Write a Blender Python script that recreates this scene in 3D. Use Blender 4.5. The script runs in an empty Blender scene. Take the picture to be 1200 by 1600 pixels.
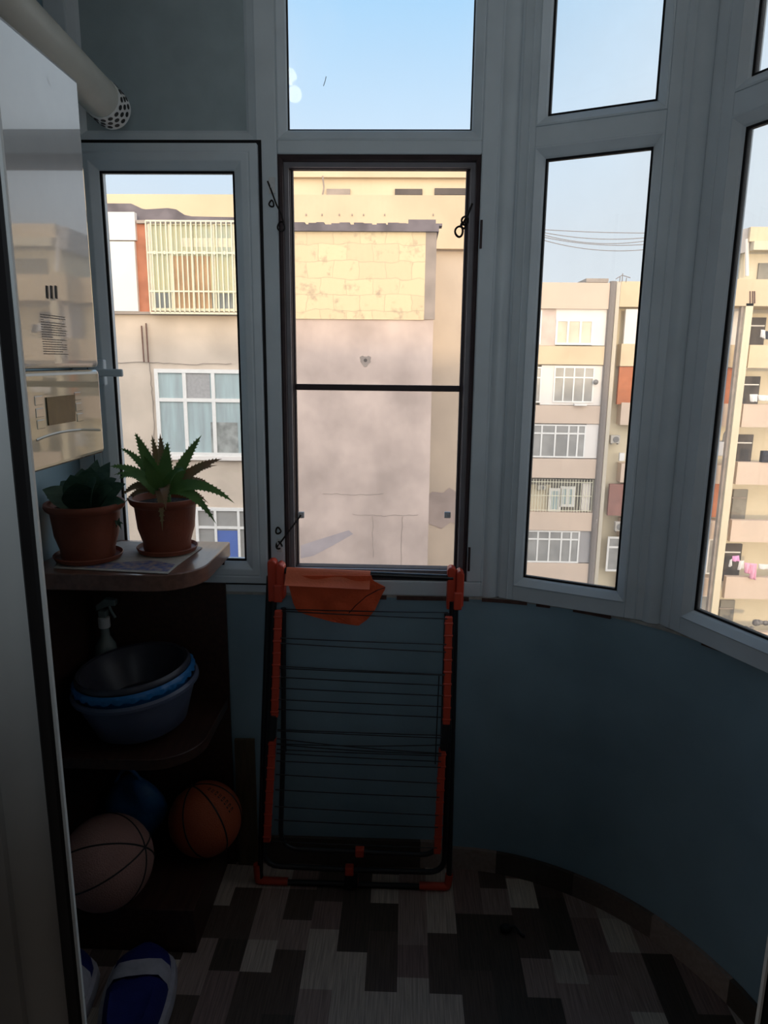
import bpy, bmesh, math, random
from mathutils import Vector, Matrix
random.seed(7)
V = Vector
PI = math.pi
S = bpy.context.scene
COL = S.collection

# ------------------------------------------------------------------ camera
F, H, PITCH, YAW, ROLL = 1100.0, 1.574, math.radians(12.1), math.radians(1.75), math.radians(0.6)
FW = V((-math.sin(YAW) * math.cos(PITCH), math.cos(YAW) * math.cos(PITCH), -math.sin(PITCH)))
_r = V((math.cos(YAW), math.sin(YAW), 0)); _u = _r.cross(FW)
RT = _r * math.cos(ROLL) + _u * math.sin(ROLL); UP = RT.cross(FW)
EYE = V((0, 0, H))
cd = bpy.data.cameras.new('camera'); cam = bpy.data.objects.new('camera', cd); COL.objects.link(cam)
M = Matrix((RT, UP, -FW)).transposed().to_4x4(); M.translation = EYE
cam.matrix_world = M
cd.sensor_fit = 'HORIZONTAL'; cd.sensor_width = 36; cd.lens = 36 * F / 1200; cd.clip_start = .02; cd.clip_end = 500
S.camera = cam

def ray(x, y): return FW + RT * ((x - 600) / F) + UP * ((800 - y) / F)
def atY(x, y, Y): d = ray(x, y); return EYE + d * (Y / d.y)
def atZ(x, y, Z): d = ray(x, y); return EYE + d * ((Z - H) / d.z)
def atX(x, y, X): d = ray(x, y); return EYE + d * (X / d.x)
def onplane(x, y, o, n): d = ray(x, y); return EYE + d * ((V(o) - EYE).dot(V(n)) / d.dot(V(n)))

# ------------------------------------------------------------------ materials
def mat(name, col, rough=.5, spec=.5, var=0, scale=20, bump=0, bscale=60, metal=0, coat=0, col2=None, stretch=None, coat_ior=1.5, emit=None, detail=6):
    m = bpy.data.materials.new(name); m.use_nodes = True
    nt = m.node_tree; b = nt.nodes['Principled BSDF']
    b.inputs['Base Color'].default_value = (*col, 1)
    b.inputs['Roughness'].default_value = rough
    b.inputs['Specular IOR Level'].default_value = spec
    b.inputs['Metallic'].default_value = metal
    if coat:
        b.inputs['Coat Weight'].default_value = coat; b.inputs['Coat Roughness'].default_value = .03
        b.inputs['Coat IOR'].default_value = coat_ior
    if emit:
        b.inputs['Emission Color'].default_value = (*emit[0], 1); b.inputs['Emission Strength'].default_value = emit[1]
    tc = nt.nodes.new('ShaderNodeTexCoord'); src = tc.outputs['Object']
    if stretch:
        mp = nt.nodes.new('ShaderNodeMapping'); mp.inputs['Scale'].default_value = stretch
        nt.links.new(src, mp.inputs[0]); src = mp.outputs[0]
    if var or col2:
        n = nt.nodes.new('ShaderNodeTexNoise'); n.inputs['Scale'].default_value = scale; n.inputs['Detail'].default_value = detail
        nt.links.new(src, n.inputs[0])
        r = nt.nodes.new('ShaderNodeValToRGB'); r.color_ramp.elements[0].position = .35; r.color_ramp.elements[1].position = .68
        c2 = col2 or tuple(max(0, c * (1 - var)) for c in col)
        c1 = col if col2 else tuple(min(1, c * (1 + var * .6)) for c in col)
        r.color_ramp.elements[0].color = (*c1, 1); r.color_ramp.elements[1].color = (*c2, 1)
        nt.links.new(n.outputs[0], r.inputs[0]); nt.links.new(r.outputs[0], b.inputs['Base Color'])
    if bump:
        n = nt.nodes.new('ShaderNodeTexNoise'); n.inputs['Scale'].default_value = bscale; n.inputs['Detail'].default_value = 5
        nt.links.new(src, n.inputs[0])
        bp = nt.nodes.new('ShaderNodeBump'); bp.inputs['Strength'].default_value = bump; bp.inputs['Distance'].default_value = .01
        nt.links.new(n.outputs[0], bp.inputs['Height']); nt.links.new(bp.outputs[0], b.inputs['Normal'])
    return m

def glassmat(name, dust=.04, tint=(.97, .98, .98), refl=1.0, dscale=6, edge=0):
    m = bpy.data.materials.new(name); m.use_nodes = True; nt = m.node_tree; nt.nodes.clear(); N = nt.nodes.new; L = nt.links.new
    out = N('ShaderNodeOutputMaterial'); tr = N('ShaderNodeBsdfTransparent'); tr.inputs[0].default_value = (*tint, 1)
    gl = N('ShaderNodeBsdfGlossy'); gl.inputs['Roughness'].default_value = .01
    fr = N('ShaderNodeLayerWeight'); pw = N('ShaderNodeMath'); pw.operation = 'POWER'; pw.inputs[1].default_value = 4.5; L(fr.outputs['Facing'], pw.inputs[0])
    mu = N('ShaderNodeMath'); mu.operation = 'MULTIPLY_ADD'; mu.inputs[1].default_value = .9 * refl; mu.inputs[2].default_value = .035 * refl; L(pw.outputs[0], mu.inputs[0])
    mx = N('ShaderNodeMixShader'); L(mu.outputs[0], mx.inputs[0]); L(tr.outputs[0], mx.inputs[1]); L(gl.outputs[0], mx.inputs[2])
    df = N('ShaderNodeBsdfTranslucent'); df.inputs[0].default_value = (.8, .78, .74, 1)
    tc = N('ShaderNodeTexCoord'); no = N('ShaderNodeTexNoise'); no.inputs['Scale'].default_value = dscale; no.inputs['Detail'].default_value = 8
    L(tc.outputs['Object'], no.inputs[0])
    rp = N('ShaderNodeMapRange'); rp.inputs[1].default_value = .3; rp.inputs[2].default_value = .8; rp.inputs[3].default_value = dust * .6; rp.inputs[4].default_value = dust * 1.8
    L(no.outputs[0], rp.inputs[0])
    m2 = N('ShaderNodeMixShader'); L(rp.outputs[0], m2.inputs[0]); L(mx.outputs[0], m2.inputs[1]); L(df.outputs[0], m2.inputs[2])
    L(m2.outputs[0], out.inputs[0])
    return m

UPVC = mat('white_upvc', (.62, .68, .72), .42, .4, var=.06, scale=9)
UPVC_OLD = mat('aged_upvc', (.58, .6, .6), .4, .4, var=.08, scale=7)
GASKET = mat('black_gasket', (.012, .011, .012), .6, .2, var=.1)
BROWNSEAL = mat('brown_seal', (.045, .028, .03), .55, .3, var=.2, scale=30)
PANELM = mat('grey_panel', (.36, .43, .45), .5, .3, var=.08, scale=14, bump=.05, bscale=220)
GLASS = glassmat('clear_glass', .012)
GLASS_D = glassmat('dusty_glass', .05)
WALLP = mat('blue_paint', (.25, .365, .43), .5, .35, var=.10, scale=5, bump=.12, bscale=25)
CEILM = mat('ceiling_paint', (.7, .72, .72), .7, .2, var=.05)
SILLM = mat('sill_plaster', (.42, .40, .37), .7, .2, var=.25, scale=40)
BRICKTILE = mat('brown_tile_edge', (.10, .05, .04), .5, .3, var=.3, scale=60)
BLACKT = mat('black_tube', (.012, .012, .014), .35, .5, var=.1)
WIREM = mat('dark_wire', (.014, .014, .016), .4, .5, var=.1)
ORANGE = mat('orange_plastic', (.62, .065, .03), .38, .45, var=.08, scale=12)
ORCLOTH = mat('orange_fabric', (.68, .10, .035), .75, .2, var=.16, scale=10, bump=.25, bscale=90)
ORCLOTH_L = mat('orange_fabric_band', (.66, .15, .07), .7, .2, var=.10, scale=14, bump=.2, bscale=120)
TERRA = mat('terracotta_plastic', (.225, .06, .032), .5, .35, var=.10, scale=18, bump=.08, bscale=80)
SOIL = mat('soil', (.03, .02, .015), .95, .1, var=.5, scale=80, bump=.8, bscale=120)
ALOE = mat('aloe_leaf', (.13, .25, .06), .42, .4, col2=(.075, .17, .045), scale=14)
ALOE_R = mat('aloe_leaf_reddish', (.26, .13, .07), .45, .4, col2=(.17, .15, .06), scale=14)
SANS = mat('snake_plant_leaf', (.03, .075, .045), .4, .45, col2=(.07, .13, .085), scale=28, stretch=(1, 1, 3))
WOOD_D = mat('dark_wood', (.055, .024, .016), .45, .4, col2=(.032, .013, .009), scale=9, stretch=(8, 1.2, 8))
WOOD_T = mat('brown_wood_top', (.20, .095, .065), .33, .5, col2=(.13, .06, .042), scale=9, stretch=(8, 1.2, 8), coat=.3)
WOOD_O = mat('worn_board', (.12, .085, .045), .65, .3, col2=(.07, .05, .028), scale=8, stretch=(9, 9, 1))
BOILW = mat('white_enamel', (.46, .47, .48), .2, .5, var=.03, coat=1, coat_ior=1.9)
BOILB = mat('beige_plastic', (.44, .41, .30), .25, .5, var=.03, coat=1, coat_ior=1.75)
BOILD = mat('amber_display', (.085, .06, .018), .25, .35, var=.25, scale=30)
INK = mat('black_ink', (.015, .015, .015), .5, .3, var=.1)
GREYINK = mat('grey_print', (.18, .17, .17), .5, .3, var=.1)
FLUE = mat('flue_enamel', (.50, .50, .45), .38, .5, var=.05)
SPRAYB = mat('spray_bottle_plastic', (.20, .25, .24), .25, .5, var=.1)
CAPW = mat('white_cap', (.8, .8, .78), .4, .4, var=.05)
BASG = mat('grey_blue_plastic', (.085, .10, .155), .35, .5, var=.06)
BASB = mat('bright_blue_plastic', (.016, .14, .36), .32, .5, var=.08)
BASI = mat('smoky_plastic', (.04, .04, .055), .35, .5, var=.08)
BALL1 = mat('orange_rubber', (.38, .08, .03), .6, .35, var=.1, scale=12, bump=.5, bscale=260)
BALL2 = mat('faded_pink_rubber', (.38, .20, .165), .62, .35, col2=(.30, .165, .135), scale=9, bump=.5, bscale=260)
SHOEB = mat('royal_blue_fabric', (.008, .014, .12), .7, .3, var=.15, scale=40, bump=.2, bscale=200)
SHOEW = mat('white_rubber', (.42, .40, .44), .6, .3, var=.12, scale=40)
BLUEBAG = mat('blue_bag', (.015, .10, .25), .5, .4, var=.3, scale=18, bump=.4, bscale=25)
PAPER = mat('newsprint', (.50, .45, .40), .8, .2, var=.12, scale=40)
PAPERC = mat('newsprint_pictures', (.10, .13, .30), .75, .2, col2=(.45, .33, .28), scale=60)
CORDM = mat('black_cord', (.02, .016, .015), .8, .2, var=.2)
CLIPM = mat('white_clip', (.62, .62, .62), .45, .4, var=.06)
BULB = mat('lit_bulb', (1, .95, .85), .3, .3, emit=((1, .86, .68), 4.5), var=.02)
ROOMD = mat('room_wall', (.40, .36, .33), .8, .2, var=.05)
DARKT = mat('dark_frame', (.012, .012, .013), .5, .3, var=.1)

# exterior
def ext(name, col, var=.10, scale=1.5, **k): return mat(name, col, .85, .2, var=var, scale=scale, **k)
RENDER_P = ext('pink_render', (.57, .46, .395), .22, 1.1, bump=.3, bscale=14)
RENDER_B = ext('beige_render', (.56, .47, .38), .14, 1.3, bump=.3, bscale=12)
RENDER_Y = ext('ochre_render', (.62, .49, .33), .10, .6)
RENDER_Y2 = ext('pale_ochre_render', (.66, .55, .38), .06, .8)
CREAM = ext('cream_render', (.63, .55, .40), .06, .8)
PEACH = ext('peach_band', (.60, .47, .37), .06, .5)
TAR = ext('tar_roofing', (.16, .14, .15), .3, 3)
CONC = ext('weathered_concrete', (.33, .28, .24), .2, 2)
WHITEP = ext('white_cladding', (.74, .69, .64), .04, 1)
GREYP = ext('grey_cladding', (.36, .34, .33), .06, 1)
REDBR = ext('red_blockwork', (.42, .17, .10), .2, 4)
REDBR2 = ext('red_brown_panel', (.44, .16, .08), .12, 3)
RAILW = mat('white_window_bar', (.74, .72, .68), .5, .3, var=.04)
RAILY = mat('cream_grille_bar', (.70, .66, .50), .5, .3, var=.06)
PANEX = mat('reflecting_pane', (.30, .29, .27), .3, .5, var=.25, scale=1.2)
PANEG = mat('green_reflection_pane', (.40, .44, .34), .15, .5, col2=(.52, .48, .26), scale=1.1)  # yellow-green reflections painted into the pane colour
PANEB = mat('pale_curtain_pane', (.42, .52, .52), .2, .5, col2=(.33, .38, .38), scale=2.2, stretch=(4, 1, .4))
PANEBL = mat('blue_pane', (.10, .16, .42), .3, .5, var=.1, scale=2)
OPEND = mat('dark_opening', (.10, .085, .075), .8, .2, var=.3, scale=1.5)
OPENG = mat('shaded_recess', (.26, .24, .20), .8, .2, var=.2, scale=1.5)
RUST = mat('rusty_rod', (.16, .09, .07), .8, .2, var=.2)
PIPEM = mat('pipe_grey', (.22, .19, .17), .7, .2, var=.1)
PIPEL = mat('pipe_pale', (.60, .54, .44), .7, .2, var=.08)
ACM = mat('ac_white', (.48, .44, .38), .6, .3, var=.08)
ACD = mat('ac_grille', (.20, .19, .18), .6, .3, var=.1)
PINK = mat('pink_cloth', (.75, .38, .50), .8, .2, var=.1)
PINK2 = mat('magenta_cloth', (.78, .36, .62), .8, .2, var=.1)
WHITEC = mat('white_cloth', (.72, .69, .66), .8, .2, var=.1)
DARKC = mat('dark_cloth', (.05, .05, .06), .8, .2, var=.2)
JUNK = mat('mixed_bundle', (.22, .20, .18), .8, .2, col2=(.07, .06, .06), scale=6)
GROUND = ext('dusty_ground', (.33, .30, .26), .2, .4)

def brickmat():
    m = bpy.data.materials.new('painted_yellow_brick'); m.use_nodes = True; nt = m.node_tree; N = nt.nodes.new; L = nt.links.new
    b = nt.nodes['Principled BSDF']; b.inputs['Roughness'].default_value = .9
    tc = N('ShaderNodeTexCoord'); mp = N('ShaderNodeMapping'); mp.inputs['Rotation'].default_value = (PI / 2, 0, 0)
    L(tc.outputs['Object'], mp.inputs[0])
    wn = N('ShaderNodeTexNoise'); wn.inputs['Scale'].default_value = 2.5; L(mp.outputs[0], wn.inputs[0])
    ad = N('ShaderNodeMixRGB'); ad.blend_type = 'LINEAR_LIGHT'; ad.inputs[0].default_value = .09; L(mp.outputs[0], ad.inputs[1]); L(wn.outputs[1], ad.inputs[2])
    br = N('ShaderNodeTexBrick'); br.inputs['Scale'].default_value = 1.0
    br.inputs['Brick Width'].default_value = .50; br.inputs['Row Height'].default_value = .30; br.inputs['Mortar Size'].default_value = .006
    br.inputs['Color1'].default_value = (.70, .58, .36, 1); br.inputs['Color2'].default_value = (.64, .52, .33, 1); br.inputs['Mortar'].default_value = (.54, .44, .29, 1)
    L(ad.outputs[0], br.inputs[0])
    no = N('ShaderNodeTexNoise'); no.inputs['Scale'].default_value = 3.2; no.inputs['Detail'].default_value = 10; no.inputs['Roughness'].default_value = .75; L(tc.outputs['Object'], no.inputs[0])
    rp = N('ShaderNodeValToRGB'); rp.color_ramp.elements[0].position = .54; rp.color_ramp.elements[1].position = .68
    rp.color_ramp.elements[0].color = (0, 0, 0, 1); rp.color_ramp.elements[1].color = (1, 1, 1, 1); L(no.outputs[0], rp.inputs[0])
    mx = N('ShaderNodeMixRGB'); mx.inputs[2].default_value = (.42, .33, .23, 1); L(rp.outputs[0], mx.inputs[0]); L(br.outputs[0], mx.inputs[1]); L(mx.outputs[0], b.inputs['Base Color'])
    bp = N('ShaderNodeBump'); bp.inputs['Strength'].default_value = .5; bp.inputs['Distance'].default_value = .02
    iv = N('ShaderNodeMath'); iv.operation = 'SUBTRACT'; iv.inputs[0].default_value = 1; L(br.outputs['Fac'], iv.inputs[1]); L(iv.outputs[0], bp.inputs['Height']); L(bp.outputs[0], b.inputs['Normal'])
    return m
YBRICK = brickmat()

def tilemat(name, along_z=False):
    """vinyl-like tile printed with staggered grained wood blocks in five tones"""
    m = bpy.data.materials.new(name); m.use_nodes = True; nt = m.node_tree; N = nt.nodes.new; L = nt.links.new
    b = nt.nodes['Principled BSDF']; b.inputs['Roughness'].default_value = .48; b.inputs['Specular IOR Level'].default_value = .35
    tc = N('ShaderNodeTexCoord'); sp = N('ShaderNodeSeparateXYZ'); L(tc.outputs['Object'], sp.inputs[0])
    def mth(op, a, bb=None):
        n = N('ShaderNodeMath'); n.operation = op
        for i, x in enumerate((a, bb)):
            if x is None: continue
            if isinstance(x, (int, float)): n.inputs[i].default_value = x
            else: L(x, n.inputs[i])
        return n.outputs[0]
    W, LN = .083, .30
    cx = mth('DIVIDE', sp.outputs[0], W); ci = mth('FLOOR', cx)
    w1 = N('ShaderNodeTexWhiteNoise'); w1.noise_dimensions = '1D'; L(ci, w1.inputs['W'])
    off = mth('MULTIPLY', mth('FLOOR', mth('MULTIPLY', w1.outputs[0], 4)), .25)
    ry = mth('ADD', mth('DIVIDE', sp.outputs[1], LN), off)
    r0 = mth('FLOOR', ry); fy = mth('FRACT', ry)
    # each block is cut once more at a random height, so lengths differ
    cv = N('ShaderNodeCombineXYZ'); L(ci, cv.inputs[0]); L(r0, cv.inputs[1])
    w2 = N('ShaderNodeTexWhiteNoise'); w2.noise_dimensions = '3D'; L(cv.outputs[0], w2.inputs[0])
    cut = mth('ADD', mth('MULTIPLY', mth('FLOOR', mth('MULTIPLY', w2.outputs[0], 2)), .25), .40)
    up_ = mth('GREATER_THAN', fy, cut)
    cv2 = N('ShaderNodeCombineXYZ'); L(ci, cv2.inputs[0]); L(mth('ADD', mth('MULTIPLY', r0, 2), up_), cv2.inputs[1]); cv2.inputs[2].default_value = 3.7
    w3 = N('ShaderNodeTexWhiteNoise'); w3.noise_dimensions = '3D'; L(cv2.outputs[0], w3.inputs[0])
    rp = N('ShaderNodeValToRGB'); rp.color_ramp.interpolation = 'CONSTANT'
    cols = [(0, (.07, .052, .04)), (.22, (.23, .155, .135)), (.40, (.10, .07, .055)), (.56, (.31, .225, .195)), (.73, (.45, .37, .31)), (.87, (.56, .48, .40))]
    e = rp.color_ramp.elements; e[0].position = 0; e[0].color = (*cols[0][1], 1); e[1].position = cols[1][0]; e[1].color = (*cols[1][1], 1)
    for p, c in cols[2:]:
        q = e.new(p); q.color = (*c, 1)
    L(w3.outputs[0], rp.inputs[0])
    mp = N('ShaderNodeMapping'); mp.inputs['Scale'].default_value = (260, 9, 60); L(tc.outputs['Object'], mp.inputs[0])
    no = N('ShaderNodeTexNoise'); no.inputs['Scale'].default_value = 1; no.inputs['Detail'].default_value = 3; L(mp.outputs[0], no.inputs[0])
    mr = N('ShaderNodeMapRange'); mr.inputs[1].default_value = .3; mr.inputs[2].default_value = .7; mr.inputs[3].default_value = .68; mr.inputs[4].default_value = 1.25; L(no.outputs[0], mr.inputs[0])
    mx = N('ShaderNodeVectorMath'); mx.operation = 'SCALE'; L(rp.outputs[0], mx.inputs[0]); L(mr.outputs[0], mx.inputs['Scale'])
    L(mx.outputs[0], b.inputs['Base Color'])
    return m
TILE = tilemat('block_print_tile')

def skirtmat():
    m = bpy.data.materials.new('tile_skirting'); m.use_nodes = True; nt = m.node_tree; N = nt.nodes.new; L = nt.links.new
    b = nt.nodes['Principled BSDF']; b.inputs['Roughness'].default_value = .5
    tc = N('ShaderNodeTexCoord'); sp = N('ShaderNodeSeparateXYZ'); L(tc.outputs['Object'], sp.inputs[0])
    at = N('ShaderNodeMath'); at.operation = 'ARCTAN2'
    ax = N('ShaderNodeMath'); ax.operation = 'SUBTRACT'; L(sp.outputs[0], ax.inputs[0]); ax.inputs[1].default_value = .15
    ay = N('ShaderNodeMath'); ay.operation = 'SUBTRACT'; L(sp.outputs[1], ay.inputs[0]); ay.inputs[1].default_value = 1.22
    L(ax.outputs[0], at.inputs[0]); L(ay.outputs[0], at.inputs[1])
    mu = N('ShaderNodeMath'); mu.operation = 'MULTIPLY'; L(at.outputs[0], mu.inputs[0]); mu.inputs[1].default_value = 3.1
    ad = N('ShaderNodeMath'); ad.operation = 'ADD'; L(mu.outputs[0], ad.inputs[0]); ad.inputs[1].default_value = .35
    fl = N('ShaderNodeMath'); fl.operation = 'FLOOR'; L(ad.outputs[0], fl.inputs[0])
    w = N('ShaderNodeTexWhiteNoise'); w.noise_dimensions = '1D'; L(fl.outputs[0], w.inputs['W'])
    rp = N('ShaderNodeValToRGB'); rp.color_ramp.interpolation = 'CONSTANT'; e = rp.color_ramp.elements
    e[0].color = (.075, .058, .045, 1); e[1].position = .40; e[1].color = (.33, .25, .21, 1); q = e.new(.8); q.color = (.16, .115, .095, 1)
    L(w.outputs[0], rp.inputs[0])
    no = N('ShaderNodeTexNoise'); no.inputs['Scale'].default_value = 90; L(tc.outputs['Object'], no.inputs[0])
    mr = N('ShaderNodeMapRange'); mr.inputs[3].default_value = .7; mr.inputs[4].default_value = 1.3; L(no.outputs[0], mr.inputs[0])
    mx = N('ShaderNodeVectorMath'); mx.operation = 'SCALE'; L(rp.outputs[0], mx.inputs[0]); L(mr.outputs[0], mx.inputs['Scale']); L(mx.outputs[0], b.inputs['Base Color'])
    return m
SKIRT = skirtmat()

def meshmat():
    m = bpy.data.materials.new('insect_mesh'); m.use_nodes = True; nt = m.node_tree; nt.nodes.clear(); N = nt.nodes.new; L = nt.links.new
    out = N('ShaderNodeOutputMaterial'); tr = N('ShaderNodeBsdfTransparent'); df = N('ShaderNodeBsdfTranslucent'); df.inputs[0].default_value = (.30, .28, .27, 1)
    tc = N('ShaderNodeTexCoord'); w = N('ShaderNodeTexWave'); w.inputs['Scale'].default_value = 160; w.bands_direction = 'X'; L(tc.outputs['Object'], w.inputs[0])
    mr = N('ShaderNodeMapRange'); mr.inputs[3].default_value = .07; mr.inputs[4].default_value = .13; L(w.outputs[1], mr.inputs[0])
    mx = N('ShaderNodeMixShader'); L(mr.outputs[0], mx.inputs[0]); L(tr.outputs[0], mx.inputs[1]); L(df.outputs[0], mx.inputs[2]); L(mx.outputs[0], out.inputs[0])
    return m
NETM = meshmat()

# ------------------------------------------------------------------ mesh builder
class MB:
    def __init__(s, m=None): s.v = []; s.f = []; s.m = m
    def add(s, vs, fs):
        b = len(s.v)
        for p in vs: s.v.append(V(s.m(*p)) if s.m else V(p))
        s.f += [tuple(b + i for i in f) for f in fs]; return s
    def box(s, a, b):
        x0, y0, z0 = (min(a[i], b[i]) for i in range(3)); x1, y1, z1 = (max(a[i], b[i]) for i in range(3))
        return s.add([(x0, y0, z0), (x1, y0, z0), (x1, y1, z0), (x0, y1, z0), (x0, y0, z1), (x1, y0, z1), (x1, y1, z1), (x0, y1, z1)],
                     [(0, 3, 2, 1), (4, 5, 6, 7), (0, 1, 5, 4), (1, 2, 6, 5), (2, 3, 7, 6), (3, 0, 4, 7)])
    def prism(s, pts, z0, z1):
        n = len(pts); vs = [(p[0], p[1], z0) for p in pts] + [(p[0], p[1], z1) for p in pts]
        return s.add(vs, [tuple(range(n - 1, -1, -1)), tuple(range(n, 2 * n))] + [(i, (i + 1) % n, n + (i + 1) % n, n + i) for i in range(n)])
    def plate(s, pts, axis, d):
        """closed slab: outline pts (3-D, planar) pushed by vector d"""
        n = len(pts); d = V(d); vs = [tuple(V(p)) for p in pts] + [tuple(V(p) + d) for p in pts]
        return s.add(vs, [tuple(range(n - 1, -1, -1)), tuple(range(n, 2 * n))] + [(i, (i + 1) % n, n + (i + 1) % n, n + i) for i in range(n)])
    def tube(s, pts, r, n=8, closed=False, r1=None):
        P = [V(p) for p in pts]; k = len(P); rings = []; up = None
        for i in range(k):
            if closed: t = P[(i + 1) % k] - P[i - 1]
            else: t = P[min(i + 1, k - 1)] - P[max(i - 1, 0)]
            t = t.normalized() if t.length > 1e-9 else V((0, 0, 1))
            if up is None: up = t.orthogonal().normalized()
            else: up = (up - t * up.dot(t)); up = up.normalized() if up.length > 1e-6 else t.orthogonal().normalized()
            w = t.cross(up); rr = r if r1 is None else r + (r1 - r) * i / (k - 1)
            rings.append([tuple(P[i] + (up * math.cos(2 * PI * j / n) + w * math.sin(2 * PI * j / n)) * rr) for j in range(n)])
        fs = []; m_ = k if closed else k - 1
        for i in range(m_):
            a, b = i * n, ((i + 1) % k) * n
            fs += [(a + j, a + (j + 1) % n, b + (j + 1) % n, b + j) for j in range(n)]
        if not closed: fs += [tuple(range(n - 1, -1, -1)), tuple((k - 1) * n + j for j in range(n))]
        return s.add([p for r_ in rings for p in r_], fs)
    def lathe(s, prof, c, n=40, mat3=None, close=True):
        c = V(c); vs = []; k = len(prof)
        for (r, z) in prof:
            for j in range(n):
                a = 2 * PI * j / n; p = V((r * math.cos(a), r * math.sin(a), z))
                if mat3: p = mat3 @ p
                vs.append(tuple(c + p))
        fs = []
        for i in range(k - 1):
            a, b = i * n, (i + 1) * n
            fs += [(a + j, a + (j + 1) % n, b + (j + 1) % n, b + j) for j in range(n)]
        if close: fs += [tuple(range(n - 1, -1, -1)), tuple((k - 1) * n + j for j in range(n))]
        return s.add(vs, fs)
    def sphere(s, c, r, n=32, m=20, sc=(1, 1, 1)):
        prof = [(r * math.sin(PI * max(.0005, i / m)) if i < m else r * .0005, -r * math.cos(PI * i / m)) for i in range(m + 1)]
        M3 = Matrix.Diagonal(sc)
        return s.lathe(prof, c, n, M3)
    def frame(s, u0, z0, u1, z1, prof):
        """mitred picture frame; prof = closed loop of (inset, n)"""
        k = len(prof); vs = []
        for (d, n) in prof: vs += [(u0 + d, n, z0 + d), (u1 - d, n, z0 + d), (u1 - d, n, z1 - d), (u0 + d, n, z1 - d)]
        fs = []
        for i in range(k):
            a, b = 4 * i, 4 * ((i + 1) % k)
            for j in range(4): fs.append((a + j, a + (j + 1) % 4, b + (j + 1) % 4, b + j))
        return s.add(vs, fs)
    def build(s, name, m, parent=None, smooth=False, bevel=0, seg=2, kind=None):
        me = bpy.data.meshes.new(name); o = bpy.data.objects.new(name, me); COL.objects.link(o)
        off = V((0, 0, 0))
        if parent is None:
            xs = [v.x for v in s.v]; ys = [v.y for v in s.v]; zs = [v.z for v in s.v]
            off = V(((min(xs) + max(xs)) / 2, (min(ys) + max(ys)) / 2, min(zs)))
            if kind == 'structure': off = V((0, 0, 0))
        else: off = V(parent['_o'])
        me.from_pydata([tuple(v - off) for v in s.v], [], s.f); me.update()
        bm = bmesh.new(); bm.from_mesh(me); bmesh.ops.recalc_face_normals(bm, faces=bm.faces); bm.to_mesh(me); bm.free()
        me.materials.append(m)
        if parent is None: o.location = off
        else: o.parent = parent
        o['_o'] = tuple(off)
        if smooth:
            for p in me.polygons: p.use_smooth = True
            me.set_sharp_from_angle(angle=math.radians(40 if smooth is True else smooth))
        if bevel:
            b = o.modifiers.new('bevel', 'BEVEL'); b.width = bevel; b.segments = seg; b.limit_method = 'ANGLE'; b.angle_limit = math.radians(35)
        if kind: o['kind'] = kind
        return o

def empty(name, loc, label=None, cat=None, group=None, kind=None):
    o = bpy.data.objects.new(name, None); COL.objects.link(o); o.location = loc; o['_o'] = tuple(loc); o.empty_display_size = .05
    return tag(o, label, cat, group, kind)
def tag(o, label=None, cat=None, group=None, kind=None):
    if label: o['label'] = label
    if cat: o['category'] = cat
    if group: o['group'] = group
    if kind: o['kind'] = kind
    return o
def arc(cx, cy, r, a0, a1, n):
    return [(cx + r * math.cos(math.radians(a0 + (a1 - a0) * i / n)), cy + r * math.sin(math.radians(a0 + (a1 - a0) * i / n))) for i in range(n + 1)]
def bez(p0, p1, p2, n): return [V(p0) * (1 - t) ** 2 + V(p1) * 2 * t * (1 - t) + V(p2) * t * t for t in [i / n for i in range(n + 1)]]
def rnd(pts, r, n=5):
    """round the inner corners of a polyline"""
    P = [V(p) for p in pts]; out = [P[0]]
    for i in range(1, len(P) - 1):
        a = (P[i - 1] - P[i]); b = (P[i + 1] - P[i]); q = min(r, a.length * .45, b.length * .45)
        out += bez(P[i] + a.normalized() * q, P[i], P[i] + b.normalized() * q, n)
    return out + [P[-1]]

# ================================================================== ROOM SHELL
BC, BR = (.15, 1.22), .75
A_END = -49
ZS, ZC = .897, 2.76
inner = arc(*BC, BR, 90, A_END, 48); outer = arc(*BC, BR + .14, 90, A_END, 48)
fl = [(-1.05, .55), (-1.05, 2.1)] + [(BC[0] + (x - BC[0]), y) for x, y in arc(*BC, BR + .10, 90, A_END, 40)] + [(.7, .55)]
MB().prism(fl, -.12, 0).build('floor', TILE, kind='structure')
MB().prism([(-1.6, -3.2), (-1.6, .549), (1.6, .549), (1.6, -3.2)], -.12, -.005).build('floor_room', ROOMD, kind='structure')
MB().prism(fl, ZC, ZC + .16).build('ceiling', CEILM, kind='structure')
MB().box((-1.07, .6, 0), (-.93, 2.11, ZC)).build('wall_left', WALLP, kind='structure')
MB().box((-.93, 1.97, 0), (.15, 2.11, ZS)).build('wall_back', WALLP, kind='structure')
w = MB(); n = len(inner)
w.add([(x, y, 0) for x, y in inner] + [(x, y, ZS) for x, y in inner] + [(x, y, 0) for x, y in outer] + [(x, y, ZS) for x, y in outer],
      [(i, i + 1, n + i + 1, n + i) for i in range(n - 1)] + [(2 * n + i + 1, 2 * n + i, 3 * n + i, 3 * n + i + 1) for i in range(n - 1)] + [(n + i, n + i + 1, 3 * n + i + 1, 3 * n + i) for i in range(n - 1)])
w.build('wall_right', WALLP, kind='structure', smooth=True)
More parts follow.
